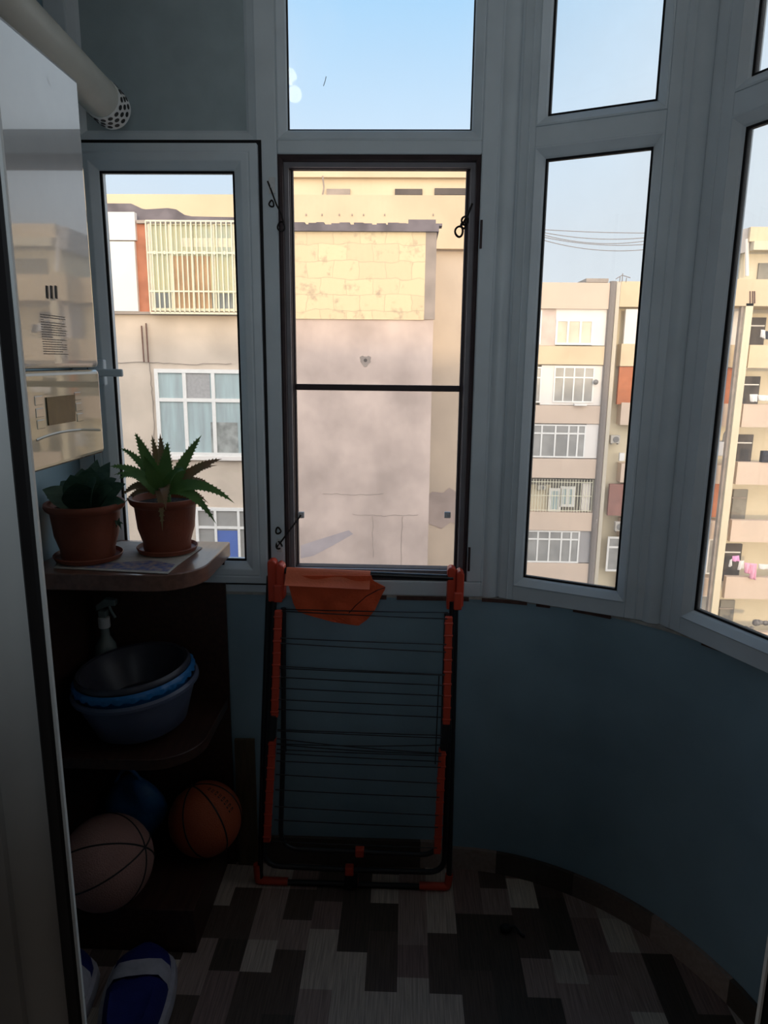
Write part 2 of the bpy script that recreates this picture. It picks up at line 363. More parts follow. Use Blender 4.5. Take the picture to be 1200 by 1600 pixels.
# rear facade of our own building with the balcony doorway
DX0, DX1, DY = -.325, .361, .6
w = MB(); w.box((-16, .42, -14), (-.47, .6, 2.9)).box((.52, .42, -14), (16, .6, 2.9)).box((-.47, .42, 2.25), (.52, .6, 2.9)).box((-.47, .42, -14), (.52, .6, -.12))
w.build('wall_rear', ROOMD, kind='structure')
MB().box((-16, -9, 2.92), (16, .6, 3.05)).build('roof', CONC, kind='structure')
w = MB(); w.box((-1.7, -3.3, -.12), (-1.6, .42, 2.9)).box((1.6, -3.3, -.12), (1.7, .42, 2.9)).box((-1.7, -3.4, -.12), (1.7, -3.3, 2.9)).box((-1.7, -3.3, 2.75), (1.7, .42, 2.9))
w.build('wall_room', ROOMD, kind='structure')
MB().box((-120, -30, -14.2), (120, 160, -14)).build('ground', GROUND, kind='structure')
# skirting
sk0 = arc(*BC, BR - .001, 90, A_END, 48); sk1 = arc(*BC, BR - .014, 90, A_END, 48)
w = MB(); zb = .072
w.add([(x, y, 0) for x, y in sk1] + [(x, y, zb) for x, y in sk1] + [(x, y, 0) for x, y in sk0] + [(x, y, zb) for x, y in sk0],
      [(i, i + 1, n + i + 1, n + i) for i in range(n - 1)] + [(n + i, n + i + 1, 3 * n + i + 1, 3 * n + i) for i in range(n - 1)])
w.build('baseboard_right', SKIRT, kind='structure', smooth=True)
MB().box((-.93, 1.956, 0), (.15, 1.969, zb + .02)).build('baseboard_back', SKIRT, kind='structure')
# sill ledge
s0 = arc(*BC, BR - .006, 90, A_END, 48); s1 = arc(*BC, BR + .15, 90, A_END, 48)
w = MB(); w.prism([(-.93, 2.11), (-.93, 1.964)] + s0 + s1[::-1], ZS, ZS + .008)
w.build('trim_1', SILLM, kind='structure')
w = MB()
for a0, a1, z in [(84, 74, .0), (72, 69, 0), (64, 56, 0), (37, 28.5, 0), (26.5, 24, 0), (17, 8, 0)]:
    q0 = arc(*BC, BR - .011, a0, a1, 8); q1 = arc(*BC, BR + .002, a0, a1, 8); w.prism(q0 + q1[::-1], ZS - .004, ZS + .006)
w.box((-.02, 1.955, ZS - .004), (.19, 1.9645, ZS + .006)).box((-.30, 1.955, ZS - .004), (-.05, 1.9645, ZS + .006))
w.build('trim_2', BRICKTILE, kind='structure')

# ------------------------------------------------------------------ windows
YF = 1.96
def bm_(u, nn, z): return (u, YF + nn, z)            # back window: n grows outward
def beadprof(w0, n0=0.0, d=.060):
    """outer frame: flat face, tiny grooves, then a sloping glazing bead"""
    return [(0, d), (0, n0), (w0 * .30, n0), (w0 * .32, n0 + .003), (w0 * .35, n0 + .003), (w0 * .37, n0), (w0 * .64, n0), (w0 * .66, n0 + .003), (w0 * .70, n0 + .001), (w0 * .97, n0 + .013), (w0, n0 + .02), (w0, d)]
ZT = 2.735
# window 1: left bay with the casement, blind panel above
w1 = empty('window_1', (-.63, YF, ZS), kind='structure')
f = MB(bm_)
f.box((-.93, 0, ZS + .008), (-.872, .07, ZT)).box((-.872, 0, ZT - .05), (.224, .07, ZT)).box((-.872, .0, ZS + .008), (.224, .07, .950))
f.box((-.401, 0, .95), (-.346, .07, ZT - .05)).box((.181, 0, .95), (.224, .07, ZT - .05))
f.box((-.872, 0, 2.113), (-.401, .07, 2.128)).box((-.346, 0, 2.094), (.181, .07, 2.128))
f.build('window_frame', UPVC, w1, bevel=.004)
f = MB(bm_); f.frame(-.872, 2.128, -.401, ZT - .05, [(0, .03), (0, .004), (.018, .012), (.026, .018), (.026, .03)]); f.build('panel_bead', UPVC, w1)
MB(bm_).box((-.85, .020, 2.15), (-.42, .04, ZT - .07)).build('blind_panel', PANELM, w1)
f = MB(bm_); f.frame(-.884, .930, -.386, 2.126, [(0, .01), (0, -.004), (.03, -.004), (.03, .01)]); f.build('seal', GASKET, w1)  # dark gap around the sash painted as a black strip
sa = MB(bm_)
sa.frame(-.874, .940, -.394, 2.114, [(0, .03), (0, -.022), (.020, -.024), (.022, -.021), (.025, -.024), (.042, -.024), (.060, -.010), (.064, -.004), (.064, .03)])
so = sa.build('sash', UPVC, w1, bevel=.0015, seg=1)
g = MB(bm_); g.frame(-.811, 1.003, -.457, 2.051, [(0, .002), (0, -.006), (.0055, -.004), (.0055, .002)]); g.build('gasket', GASKET, so)
MB(bm_).box((-.812, .0, 1.002), (-.456, .004, 2.052)).build('pane', GLASS, so)
hz = atY(165, 582, 1.93)
h = MB(); h.box((hz.x - .028, 1.915, hz.z - .035), (hz.x + .002, 1.936, hz.z + .035)); h.box((hz.x - .022, 1.895, hz.z - .009), (hz.x - .004, 1.92, hz.z + .009)); h.box((hz.x - .024, 1.888, hz.z - .010), (hz.x + .062, 1.900, hz.z + .010))
h.build('handle', UPVC, so, bevel=.004)
# window 2: open centre bay with fixed light above
w2 = empty('window_2', (-.08, YF, ZS), kind='structure')
f = MB(bm_); f.frame(-.346, 2.128, .181, ZT - .05, [(0, .03), (0, .003), (.004, .001), (.023, .013), (.028, .02), (.028, .03)]); f.build('glazing_bead', UPVC, w2)
f = MB(bm_); f.frame(-.320, 2.154, .155, ZT - .077, [(0, .03), (0, .018), (.004, .02), (.004, .03)]); f.build('gasket', GASKET, w2)
MB(bm_).box((-.322, .022, 2.152), (.157, .026, ZT - .075)).build('pane', GLASS, w2)
f = MB(bm_); f.frame(-.347, .949, .182, 2.095, [(0, .03), (0, .006), (.006, .002), (.013, .006), (.013, .03)]); f.build('seal', BROWNSEAL, w2)
f = MB(bm_); f.frame(-.3465, .9495, .1815, 2.0945, [(0, .06), (0, .03), (.024, .03), (.024, .06)]); f.build('rebate', mat('grey_rebate', (.24, .22, .235), .5, .3, var=.1), w2)  # rebate coloured darker and greyer than the white frame
f = MB(bm_); f.frame(-.327, .969, .162, 2.075, [(0, .066), (0, .048), (.006, .044), (.006, .066)]); f.build('inner_seal', BROWNSEAL, w2)
sp = atY(508, 127, 1.981)
MB().tube([sp + V((-.004, -.003, -.012)), sp + V((.0005, -.003, 0)), sp + V((.003, -.003, .010))], .0009, 6).build('scratch', INK, w2)
h = MB()
for zc in (1.90, 1.02): h.box((.183, 1.952, zc - .035), (.189, 1.962, zc + .035))
h.build('strike_plate', BROWNSEAL, w2)

def bay(name, o, ang, wl, wr, width, zb, glassm, seed=0):
    a = math.radians(ang); d = V((math.cos(a), -math.sin(a), 0)); nn = V((-d.y, d.x, 0))   # n outward
    def m(u, q, z): p = V((o[0], o[1], 0)) + d * u + nn * q; return (p.x, p.y, z)
    e = empty(name, (*o, zb), kind='structure')
    z0, z1 = zb, ZT; t0, t1 = 2.104, 2.152
    f = MB(m); f.box((0, 0, z0), (wl - .026, .07, z1)).box((width - wr + .026, 0, z0), (width, .07, z1)).box((wl - .026, 0, z0), (width - wr + .026, .07, z0 + .042)).box((wl - .026, 0, z1 - .05), (width - wr + .026, .07, z1)).box((wl - .026, 0, t0), (width - wr + .026, .07, t1))
    for g0 in (wl * .34, width - wr * .42): f.box((g0, -.003, z0 + .001), (g0 + .004, .01, z1 - .001))
    f.build('window_frame', UPVC, e, bevel=.004)
    bp = [(0, .03), (0, -.002), (.004, -.004), (.021, .010), (.026, .018), (.026, .03)]; gp = [(0, .03), (0, .016), (.005, .018), (.005, .03)]
    for k, (za, zb_) in enumerate([(z0 + .042, t0), (t1, z1 - .05)]):
        u0, u1 = wl - .026, width - wr + .026
        b = MB(m).frame(u0, za, u1, zb_, bp).build('glazing_bead', UPVC, e)
        MB(m).frame(u0 + .0255, za + .0255, u1 - .0255, zb_ - .0255, gp).build('gasket', GASKET, b)
        MB(m).box((u0 + .024, .021, za + .024), (u1 - .024, .025, zb_ - .024)).build('pane', glassm, b)
    return e, m
bay('window_3', (.275, 1.955), 24.5, .066, .090, .412, ZS + .009, GLASS_D)
bay('window_4', (.672, 1.77), 65, .093, .093, .425, ZS + .009, GLASS_D)
bay('window_5', (.852, 1.375), 99, .093, .09, .425, ZS + .009, GLASS_D)
bay('window_6', (.782, .945), 129, .08, .08, .36, ZS + .009, GLASS_D)
# coupling posts between the bays
for k, (x, y, r) in enumerate([(.249, 1.985, .030), (.663, 1.800, .030), (.868, 1.385, .03), (.80, .955, .03)]):
    t = MB(); t.lathe([(r, ZS + .009), (r, ZT)], (x, y, 0), 20)
    t.build('trim_%d' % (3 + k), UPVC, smooth=True, kind='structure')
MB().prism([(.224, 1.963), (.262, 1.968), (.285, 1.962), (.30, 2.02), (.224, 2.03)], ZS + .009, ZT).build('trim_7', UPVC, kind='structure')
# jambs of the balcony doorway, close to the lens
t = empty('door_1', (-.40, .6, 0), kind='structure')
j = MB(); ZD = 2.22
def jm(pts, z0, z1): return MB().prism(pts, z0, z1)   # moulded side towards the room (small y)
jm([(-.470, .70), (-.470, .602), (-.392, .598), (-.389, .602), (-.384, .602), (-.382, .597), (-.366, .597), (-.352, .603), (-.3470, .606), (-.352, .615), (-.41, .70)], -.004, ZD).build('door_frame', UPVC_OLD, t, smooth=30)
jm([(-.3468, .6045), (-.3430, .600), (-.3330, .599), (-.3288, .601), (-.3290, .6055), (-.3400, .612)], -.004, ZD).build('gasket', GASKET, t)
jm([(-.3287, .601), (-.3287, .598), (-.3275, .5965), (-.3257, .598), (-.3255, .600), (-.3262, .603)], -.004, ZD).build('bead', UPVC_OLD, t, smooth=30)
t = empty('door_2', (.40, .6, 0), kind='structure')
jm([(.400, .602), (.47, .6), (.52, .6), (.52, .70), (.44, .70), (.405, .63)], -.004, ZD).build('door_frame', DARKT, t)
jm([(.3668, .601), (.370, .599), (.3995, .601), (.3995, .625), (.372, .606)], -.004, ZD).build('gasket', GASKET, t)
jm([(.3628, .601), (.3635, .597), (.3658, .597), (.3666, .6005), (.3650, .6025)], -.004, ZD).build('bead', UPVC_OLD, t)

# ================================================================== THINGS INSIDE
# insect screen in the open centre bay
YS = 2.030
p0 = atY(455, 262, YS); p1 = atY(716, 262, YS); zb_ = atY(590, 890, YS).z; zt_ = atY(590, 255, YS).z
X0, X1 = atY(456, 600, YS).x, atY(725, 600, YS).x
def sm(u, q, z): return (u, YS + q, z)
sc = empty('insect_screen', (-.09, YS, zb_), 'dark brown framed insect screen with one crossbar in the open middle window', 'insect screen')
MB(sm).frame(X0, zb_, X1, zt_, [(0, .012), (0, -.004), (.003, -.006), (.010, -.006), (.0125, -.003), (.0125, .012)]).build('screen_frame', BROWNSEAL, sc)
zc = atY(590, 606, YS).z
MB(sm).box((X0 + .012, -.005, zc - .0085), (X1 - .012, .008, zc + .0085)).build('crossbar', BROWNSEAL, sc, bevel=.002)
MB(sm).box((X0 + .011, .003, zb_ + .011), (X1 - .011, .0034, zt_ - .011)).build('net', NETM, sc)
for px in (471, 699):
    q = atY(px, 804, YS - .006); c = MB(); c.box((q.x - .009, YS - .016, q.z - .009), (q.x + .009, YS - .004, q.z + .009)); c.box((q.x - .004, YS - .02, q.z - .004), (q.x + .004, YS - .015, q.z + .005))
    c.build('clip', CLIPM, sc, bevel=.002)
# cords that tie the screen
def cord(pts, lab, r=.0022, loops=()):
    P = [atY(x, y, Y) for x, y, Y in pts]; c = MB(); c.tube(P, r, 6)
    for (x, y, Y, s) in loops:
        q = atY(x, y, Y); c.tube([q + V((s * math.cos(a), -.006 * math.sin(a * 2), s * 1.3 * math.sin(a))) for a in [i * 2 * PI / 14 for i in range(14)]], r, 6, closed=True)
    tag(c.build('tie_cord', CORDM, smooth=60), lab, 'cord', 'cords tying the insect screen')
cord([(418, 283, 1.954), (424, 298, 1.953), (432, 320, 1.953), (440, 335, 1.953), (443, 348, 1.953)], 'black cord knotted on the frame post beside the top of the left sash', .0022, [(424, 318, 1.953, .006), (439, 354, 1.953, .009)])
cord([(738, 318, 1.953), (731, 335, 1.952), (723, 350, 1.952), (722, 352, 1.952)], 'black cord bow hanging on the right edge of the open middle window', .0028, [(717, 362, 1.952, .010), (724, 352, 1.952, .006), (726, 345, 1.952, .008)])
cord([(470, 805, 2.008), (462, 816, 1.99), (450, 832, 1.955), (441, 844, 1.953), (432, 856, 1.953)], 'black cord stretched from the lower left screen clip to the frame post', .0026, [(435, 829, 1.953, .007), (436, 852, 1.953, .008)])
for (x, y, lab) in [(425, 290, 'small white bracket on frame post under the upper black cord'), (437, 852, 'small white bracket on frame post under the lower black cord')]:
    q = atY(x, y, 1.957); c = MB(); c.box((q.x - .008, 1.9545, q.z - .02), (q.x + .008, 1.9598, q.z + .02)); c.box((q.x - .004, 1.951, q.z - .006), (q.x + .004, 1.955, q.z + .006))
    tag(c.build('bracket', CLIPM, bevel=.0015), lab, 'bracket')

# gas boiler on the left wall
BX = -.58
def bx(px, py, out=0): p = atX(px, py, BX); return V((BX + out, p.y, p.z))
bo = empty('gas_boiler', (-.755, 1.13, 1.396), 'white wall-mounted gas boiler with beige control panel at left', 'boiler')
b = MB(); b.box((-.929, .93, 1.5565), (BX, 1.335, 2.046)); b.build('casing', BOILW, bo, bevel=.008, seg=3)
b = MB(); b.box((-.929, .93, 1.396), (BX, 1.335, 1.5535)); cp = b.build('control_panel', BOILB, bo, bevel=.008, seg=3)
b = MB(); b.plate([bx(71, 621, .0005), bx(115.5, 616.5, .0005), bx(116.5, 658, .0005), bx(75, 665, .0005)], None, (.0015, 0, 0)); b.build('display', BOILD, cp)
for px, py in [(60, 626), (62, 645), (64, 663), (121, 619), (123, 636), (125, 652)]:
    c = bx(px, py); b = MB(); b.box((BX - .002, c.y - .0125, c.z - .0075), (BX + .0010, c.y + .0125, c.z + .0075)); b.build('button', BOILB, cp, bevel=.002)
b = MB(); b.tube(bez(bx(57, 688, -.0018), bx(100, 668, -.0018), bx(156, 672, -.0018), 16), .003, 8); b.build('ridge', BOILB, cp, smooth=True)
b = MB()
for px in (73, 80, 87): b.plate([bx(px - 1.4, 446, .0003), bx(px + 1.2, 447, .0003), bx(px + 2.2, 467, .0003), bx(px - .4, 466, .0003)], None, (.0008, 0, 0))
b.build('slot', INK, bo)
b = MB(); rr = random.Random(3)
for i in range(17):
    z = 1.640 - .0038 * i; y1 = 1.212 - (rr.random() * .05 if i in (2, 5, 9, 11, 15) else 0) + rr.random() * .004
    if i == 2: y1 = 1.14
    y = 1.132
    while y < y1:
        l = .004 + .007 * rr.random(); b.box((BX + .0003, y, z), (BX + .0007, min(y + l, y1), z + .0013)); y += l + .0018
b.build('printed_notice', GREYINK, bo)
# flue
fe = atY(176, 172, 1.86); fs = V((-.76, 1.06, fe.z + .078)); dr = (fe - fs).normalized()
fu = empty('flue_pipe', tuple(fs), 'pale cylindrical boiler flue pipe sloping down to the corner window panel', 'flue pipe')
MB().tube([fs, fe - dr * .062], .044, 40).build('pipe', FLUE, fu, smooth=True)
b = MB(); b.tube([fs, fs + V((0, -.05, .0)), fs + V((0, -.07, -.03)), V((fs.x, fs.y - .07, 2.047))], .043, 28); b.build('elbow', FLUE, fu, smooth=60)
hd = MB(); hd.tube([fe - dr * .066, fe - dr * .006, fe], .0455, 40); hd.build('perforated_end', CAPW, fu, smooth=True)
ho = MB(); e1 = dr.orthogonal().normalized(); e2 = dr.cross(e1)
for ring in range(3):
    for k in range(16):
        a = 2 * PI * (k + .5 * (ring % 2)) / 16; c = fe - dr * (.052 - .018 * ring); o_ = e1 * math.cos(a) + e2 * math.sin(a); tq = dr.cross(o_)
        ho.plate([c + o_ * .0458 + (tq * math.cos(t) * .0062 + dr * math.sin(t) * .0062) for t in [i * 2 * PI / 8 for i in range(8)]], None, o_ * .0008)
ho.build('hole', INK, fu)

# open corner shelving unit
CZ = 1.06
cu = empty('shelving_unit', (-.72, 1.75, 0), 'dark brown open corner shelving unit with rounded shelves against the left wall', 'shelving unit')
def round_shelf(x1, y0, r, z0, z1): return MB().prism([(-.929, 1.952), (-.929, y0)] + arc(x1 - r, y0 + r, r, -90, 0, 12) + [(x1, 1.952)], z0, z1)
round_shelf(-.503, 1.615, .12, CZ - .042, CZ).build('top', WOOD_T, cu, bevel=.003, smooth=30)
round_shelf(-.525, 1.598, .13, .545, .575).build('shelf', WOOD_D, cu, bevel=.002, smooth=30)
MB().box((-.929, 1.944, 0), (-.520, 1.953, CZ - .042)).build('end_panel', WOOD_D, cu)
MB().box((-.929, 1.62, 0), (-.912, 1.943, CZ - .042)).build('side_panel', WOOD_D, cu)
MB().box((-.911, 1.598, .0), (-.545, 1.943, .1345)).build('plinth', WOOD_D, cu, bevel=.003)

# newspaper under the pots
zp = CZ + .0015
np_ = [atZ(x, y, zp) for x, y in [(84, 888), (185, 893), (262, 897), (277, 884), (316, 856), (290, 850), (190, 846), (110, 862)]]
b = MB(); b.plate(np_, None, (0, 0, .0012)); nw = b.build('newspaper', PAPER)
tag(nw, 'creased newspaper sheet lying under the two flowerpots', 'newspaper')
b = MB(); b.plate([atZ(x, y, zp + .0014) for x, y in [(92, 885), (180, 889), (262, 893), (274, 882), (240, 876), (120, 882)]], None, (0, 0, .0003)); b.build('printed_picture', PAPERC, nw)

def flowerpot(name, label, cat, c, rt_, rb, h, leafmaker):
    e = empty(name, (c[0], c[1], zp + .0015), label, cat)
    z = zp + .0016
    po = MB(); po.lathe([(rb * .9, z + .008), (rb, z + .010), (rb * 1.02, z + .03), (rt_ * .80, z + h * .45), (rt_ * .86, z + h * .84), (rt_ * .90, z + h * .86), (rt_ * .97, z + h * .90), (rt_, z + h * .95), (rt_ * .985, z + h), (rt_ * .90, z + h), (rt_ * .84, z + h * .85), (rt_ * .8, z + h * .8), (.001, z + h * .8)], (c[0], c[1], 0), 56)
    po.build('pot', TERRA, e, smooth=50)
    sa_ = MB(); sa_.lathe([(rb * .95, z), (rb * 1.22, z + .003), (rb * 1.30, z + .014), (rb * 1.27, z + .016), (rb * 1.2, z + .007), (.001, z + .006)], (c[0], c[1], 0), 56); sa_.build('saucer', TERRA, e, smooth=50)
    so_ = MB(); so_.lathe([(rt_ * .86, z + h * .88), (rt_ * .6, z + h * .90), (.001, z + h * .91)], (c[0], c[1], 0), 40, close=False); so_.build('soil', SOIL, e, smooth=True)
    leafmaker(e, V((c[0], c[1], z + h * .88)))
    return e
def leaf(mb, p0, p1, p2, w, th, n=14, side=None, teeth=False, wprof=None):
    pts = bez(p0, p1, p2, n); vs = []
    for i in range(n + 1):
        t = i / n; T = (pts[min(i + 1, n)] - pts[max(i - 1, 0)]).normalized()
        sd = T.cross(V((0, -.72, .69))) if side is None else V(side)
        if sd.length < .15: sd = V((1, 0, 0))
        sd = (sd - T * sd.dot(T)).normalized(); up = sd.cross(T).normalized()
        if up.z < 0 and side is None: up = -up
        ww = w * (wprof(t) if wprof else (1 - t ** 1.6) * (.82 + .5 * t * (1 - t)) + .01); q = pts[i]
        vs += [q - sd * ww / 2 + up * th * .35 * (1 - t), q - up * th * .5 * (1 - t * .9), q + sd * ww / 2 + up * th * .35 * (1 - t), q + up * th * .12 * (1 - t)]
        if teeth and 0 < i < n and ww > .004:
            for sgn in (-1, 1):
                e_ = q + sd * sgn * ww / 2 + up * th * .35 * (1 - t)
                k_ = T * .0035
                mb.add([tuple(e_ - k_), tuple(e_ + k_), tuple(e_ + sd * sgn * .0035 + T * .003), tuple(e_ - up * .0015)], [(0, 1, 2), (0, 3, 1), (0, 2, 3), (1, 3, 2)])
    fs = []
    for i in range(n):
        a, b_ = 4 * i, 4 * i + 4
        for j in range(4): fs.append((a + j, a + (j + 1) % 4, b_ + (j + 1) % 4, b_ + j))
    fs += [(0, 1, 2, 3), (4 * n + 3, 4 * n + 2, 4 * n + 1, 4 * n)]
    mb.add([tuple(v) for v in vs], fs)
def sans_leaves(e, c):
    mb = MB(); wp = lambda t: (.55 + 1.5 * t * (1 - t) * 1.2) * (1 - t ** 5) if t < .999 else .02
    L_ = [((66, 765), -.02, .05), ((172, 722), .02, .05), ((110, 742), -.03, .06), ((128, 732), .03, .055), ((142, 730), -.02, .06), ((152, 718), .05, .04), ((170, 738), .0, .055), ((182, 748), -.04, .055), ((196, 756), .02, .05), ((95, 752), .05, .055), ((73, 778), .02, .03), ((118, 755), -.07, .065), ((150, 752), -.08, .07), ((176, 764), -.07, .055), ((196, 785), -.02, .035), ((100, 770), -.06, .05), ((135, 765), -.085, .06)]
    for (px, dy, w_) in L_:
        w_ *= 1.15
        tip = atY(*px, c.y + dy); base = c + (tip - c) * .16; base.z = c.z - .002
        mid = base + (tip - base) * .5; mid.z += .018
        leaf(mb, base, mid, tip, w_, .010, 12, side=V((1, .25, .15)) if abs(tip.x - c.x) < .05 else None, wprof=wp)
    mb.build('leaves', SANS, e, smooth=60)
    r = MB(); q = c + V((.092, -.02, -.035))
    for k in range(5): leaf(r, q, q + V((.004 * math.cos(k * 1.3), .0, .008)), q + V((.012 * math.cos(k * 1.3), .004, .018 * math.sin(k * 1.3))), .012, .004, 5)
    r.build('offshoot', SANS, e, smooth=60)
def aloe_leaves(e, c):
    G = MB(); R_ = MB()
    # tip pixel, tip depth offset, base pixel shift (x), arch, width, reddish
    T = [((211, 676), .00, -.020, .01, .046, 0), ((250, 677), .03, .0, .0, .036, 1), ((237, 679), .06, -.01, 0, .030, 1), ((315, 680), .01, .022, .012, .036, 0), ((187, 700), .02, -.02, .03, .026, 0), ((171, 729), -.01, -.03, .030, .034, 0), ((186, 748), -.05, -.02, .04, .042, 0),
         ((347, 717), .02, .03, .02, .040, 1), ((340, 727), .06, .03, .02, .02, 1), ((334, 762), .07, .03, .04, .014, 1), ((366, 786), -.03, .03, .045, .040, 0), ((338, 819), -.05, .03, .05, .036, 0), ((259, 797), -.11, .015, .05, .034, 1), ((254, 830), -.115, .0, .06, .03, 1), ((305, 698), .05, .02, .01, .028, 0),
         ((190, 775), -.03, -.03, .03, .032, 1), ((194, 786), .0, -.03, .02, .026, 1), ((178, 742), .04, -.03, .03, .022, 0), ((262, 690), -.03, .0, -.01, .052, 0), ((288, 735), -.08, .01, .03, .040, 0), ((326, 787), .05, .03, .02, .018, 1), ((225, 712), -.05, -.015, .0, .040, 0)]
    for (px, dy, bxo, ar, w_, red) in T:
        w_ *= 1.05
        tip = atY(*px, c.y + dy); base = c + V((bxo * .7, dy * .2, .036)); mid = base + (tip - base) * .5 + V((0, 0, ar * 1.1 + .006))
        vert = (tip - base).normalized().z > .75
        leaf(R_ if red else G, base, mid, tip, w_, .016, 16, side=V((1, .1, 0)) if vert else None, teeth=True)
    G.tube([c + V((0, 0, -.012)), c + V((.002, 0, .02)), c + V((0, 0, .045))], .016, 10, r1=.012)
    G.build('leaves', ALOE, e, smooth=60); R_.build('leaves_reddish', ALOE_R, e, smooth=60)
flowerpot('snake_plant', 'dwarf snake plant with broad dark leaves in a terracotta pot, left on the shelving unit', 'potted plant', (-.822, 1.745), .0985, .066, .150, sans_leaves)
flowerpot('aloe_plant', 'spiky green aloe in a terracotta pot in front of the left window', 'potted plant', (-.644, 1.833), .093, .062, .150, aloe_leaves)

# spray bottle behind the basins
sx, sy, sz = -.868, 1.905, .577
sp_ = empty('spray_bottle', (sx, sy, sz), 'clear trigger spray bottle with white collar standing behind the basins', 'spray bottle')
MB().lathe([(.030, sz), (.033, sz + .004), (.033, sz + .15), (.028, sz + .18), (.014, sz + .205), (.012, sz + .232)], (sx, sy, 0), 32).build('bottle', SPRAYB, sp_, smooth=True)
MB().lathe([(.016, sz + .232), (.0165, sz + .234), (.0165, sz + .262), (.014, sz + .264)], (sx, sy, 0), 28).build('collar', CAPW, sp_, smooth=True)
b = MB(); b.box((sx - .012, sy - .012, sz + .264), (sx + .012, sy + .012, sz + .285)); b.plate([(sx - .016, sy - .011, sz + .284), (sx + .022, sy - .011, sz + .300), (sx + .040, sy - .011, sz + .300), (sx + .040, sy - .011, sz + .318), (sx + .01, sy - .011, sz + .322), (sx - .018, sy - .011, sz + .300)], None, (0, .022, 0))
b.build('trigger_head', SPRAYB, sp_, bevel=.003)
b = MB(); b.tube([(sx + .018, sy, sz + .298), (sx + .024, sy, sz + .28), (sx + .034, sy, sz + .262)], .004, 8); b.build('trigger', SPRAYB, sp_, smooth=True)

# three nested washbasins
bc = V((-.712, 1.758, .577)); tilt = Matrix.Rotation(math.radians(-5), 3, 'Y') @ Matrix.Rotation(math.radians(2), 3, 'X')
def basin(name, label, rb, rt_, z0, h, m, rimm=None, scal=0):
    e = empty(name, tuple(bc + V((0, 0, z0))), label, 'basin', 'nested washbasins on the middle shelf')
    b = MB(); b.lathe([(rb * .9, z0), (rb, z0 + .008), (rt_ * .93, z0 + h * .7), (rt_ * .97, z0 + h), (rt_ * .955, z0 + h), (rt_ * .91, z0 + h * .7), (rb * .95, z0 + .014), (.002, z0 + .010)], bc, 60, tilt); b.build('bowl', m, e, smooth=50)
    b = MB(); K = 96; vs = []
    for (rr_, zz) in [(rt_ * .955, h - .001), (rt_ * 1.0, h + .004), (rt_ * 1.045, h - .002), (rt_ * 1.045, h - .010), (rt_ * 1.02, h - .006), (rt_ * .97, h - .006)]:
        for j in range(K):
            a = 2 * PI * j / K; s_ = 1 + (scal * (abs(math.sin(a * 14)) - .5) if rr_ > rt_ else 0); zz2 = zz - (scal * .25 * abs(math.sin(a * 14)) if zz < h - .005 and rr_ > rt_ else 0)
            vs.append(tuple(bc + tilt @ V((rr_ * s_ * math.cos(a), rr_ * s_ * math.sin(a), z0 + zz2))))
    b.add(vs, [(i * K + j, i * K + (j + 1) % K, ((i + 1) % 6) * K + (j + 1) % K, ((i + 1) % 6) * K + j) for i in range(6) for j in range(K)])
    b.build('rim', rimm or m, e, smooth=50)
basin('washbasin', 'outermost grey-blue plastic washbasin resting on the middle shelf', .120, .160, .014, .128, BASG)
basin('washbasin', 'bright blue washbasin with scalloped rim nested in the grey-blue one', .112, .152, .044, .126, BASB, scal=.028)
basin('washbasin', 'smoky dark washbasin nested topmost inside the blue scalloped one', .104, .144, .074, .112, BASI)

# balls on the plinth
bp_ = .135
def basketball(label, c, r, axis, side, circles, m, marks=None):
    e = empty('basketball', tuple(c - V((0, 0, r))), label, 'basketball')
    MB().sphere(c, r, 48, 32).build('shell', m, e, smooth=80)
    a = V(axis).normalized(); f = (EYE - c).normalized(); f = (f - a * f.dot(a)).normalized(); sd_ = a.cross(f)
    if sd_.dot(V(side)) < 0: sd_ = -sd_
    def pt(th, t): return a * math.cos(t) + (f * math.cos(math.radians(th)) + sd_ * math.sin(math.radians(th))) * math.sin(t)
    for th in circles:
        MB().tube([c + pt(th, i * 2 * PI / 72) * (r * 1.001) for i in range(72)], .0024, 6, closed=True).build('seam', INK, e, smooth=60)
    if marks:
        t = MB(); th0, t0, dt, n_ = marks; R9 = random.Random(5)
        for i in range(n_):
            tt = t0 + i * dt
            for (d0, d1, l0, l1) in [(0, 0, 2, .06), (4, .0, 7, .018), (4, .04, 6, .016), (9, 0, 2, .05)][: 2 + R9.randint(0, 2)]:
                t.plate([c + pt(th0 + d0 + x, tt + d1 + y) * (r * 1.002) for x, y in ((0, 0), (l0, 0), (l0, l1), (0, l1))], None, pt(th0, tt) * .0006)
        t.build('lettering', INK, e)
    return e
c1 = atY(321, 1276, 1.832); c1 = V((c1.x, 1.832, bp_ + .108))
basketball('orange basketball with dark seams on the plinth beside the drying rack', c1, .1065, (-.35, .1, .9), (1, 0, 0), [20, -38, 66], BALL1, (38, .55, .12, 8))
c2 = atZ(167, 1346, bp_ + .122)
basketball('faded pinkish basketball with black seams nearest the doorway', c2, .1205, (.88, -.05, .42), (0, 0, 1), [25, -24, 90], BALL2)
# blue bag behind the balls
b = MB(); b.sphere((-.80, 1.868, bp_ + .112), .094, 28, 20, (.95, .58, 1.15))
for v in b.v:
    k = math.sin(v.x * 60) * .004 + math.sin(v.z * 45 + v.x * 30) * .005; v.y += k; v.x += k * .6; v.z = max(v.z, bp_ + .001)
bb = b.build('bag', BLUEBAG, smooth=True); tag(bb, 'crumpled dark blue bag in the shade behind the two balls', 'bag')
b = MB(); b.tube(bez((-.85, 1.86, bp_ + .20), (-.81, 1.85, bp_ + .30), (-.77, 1.86, bp_ + .20), 10), .006, 8); b.build('handle', BLUEBAG, bb, smooth=True)

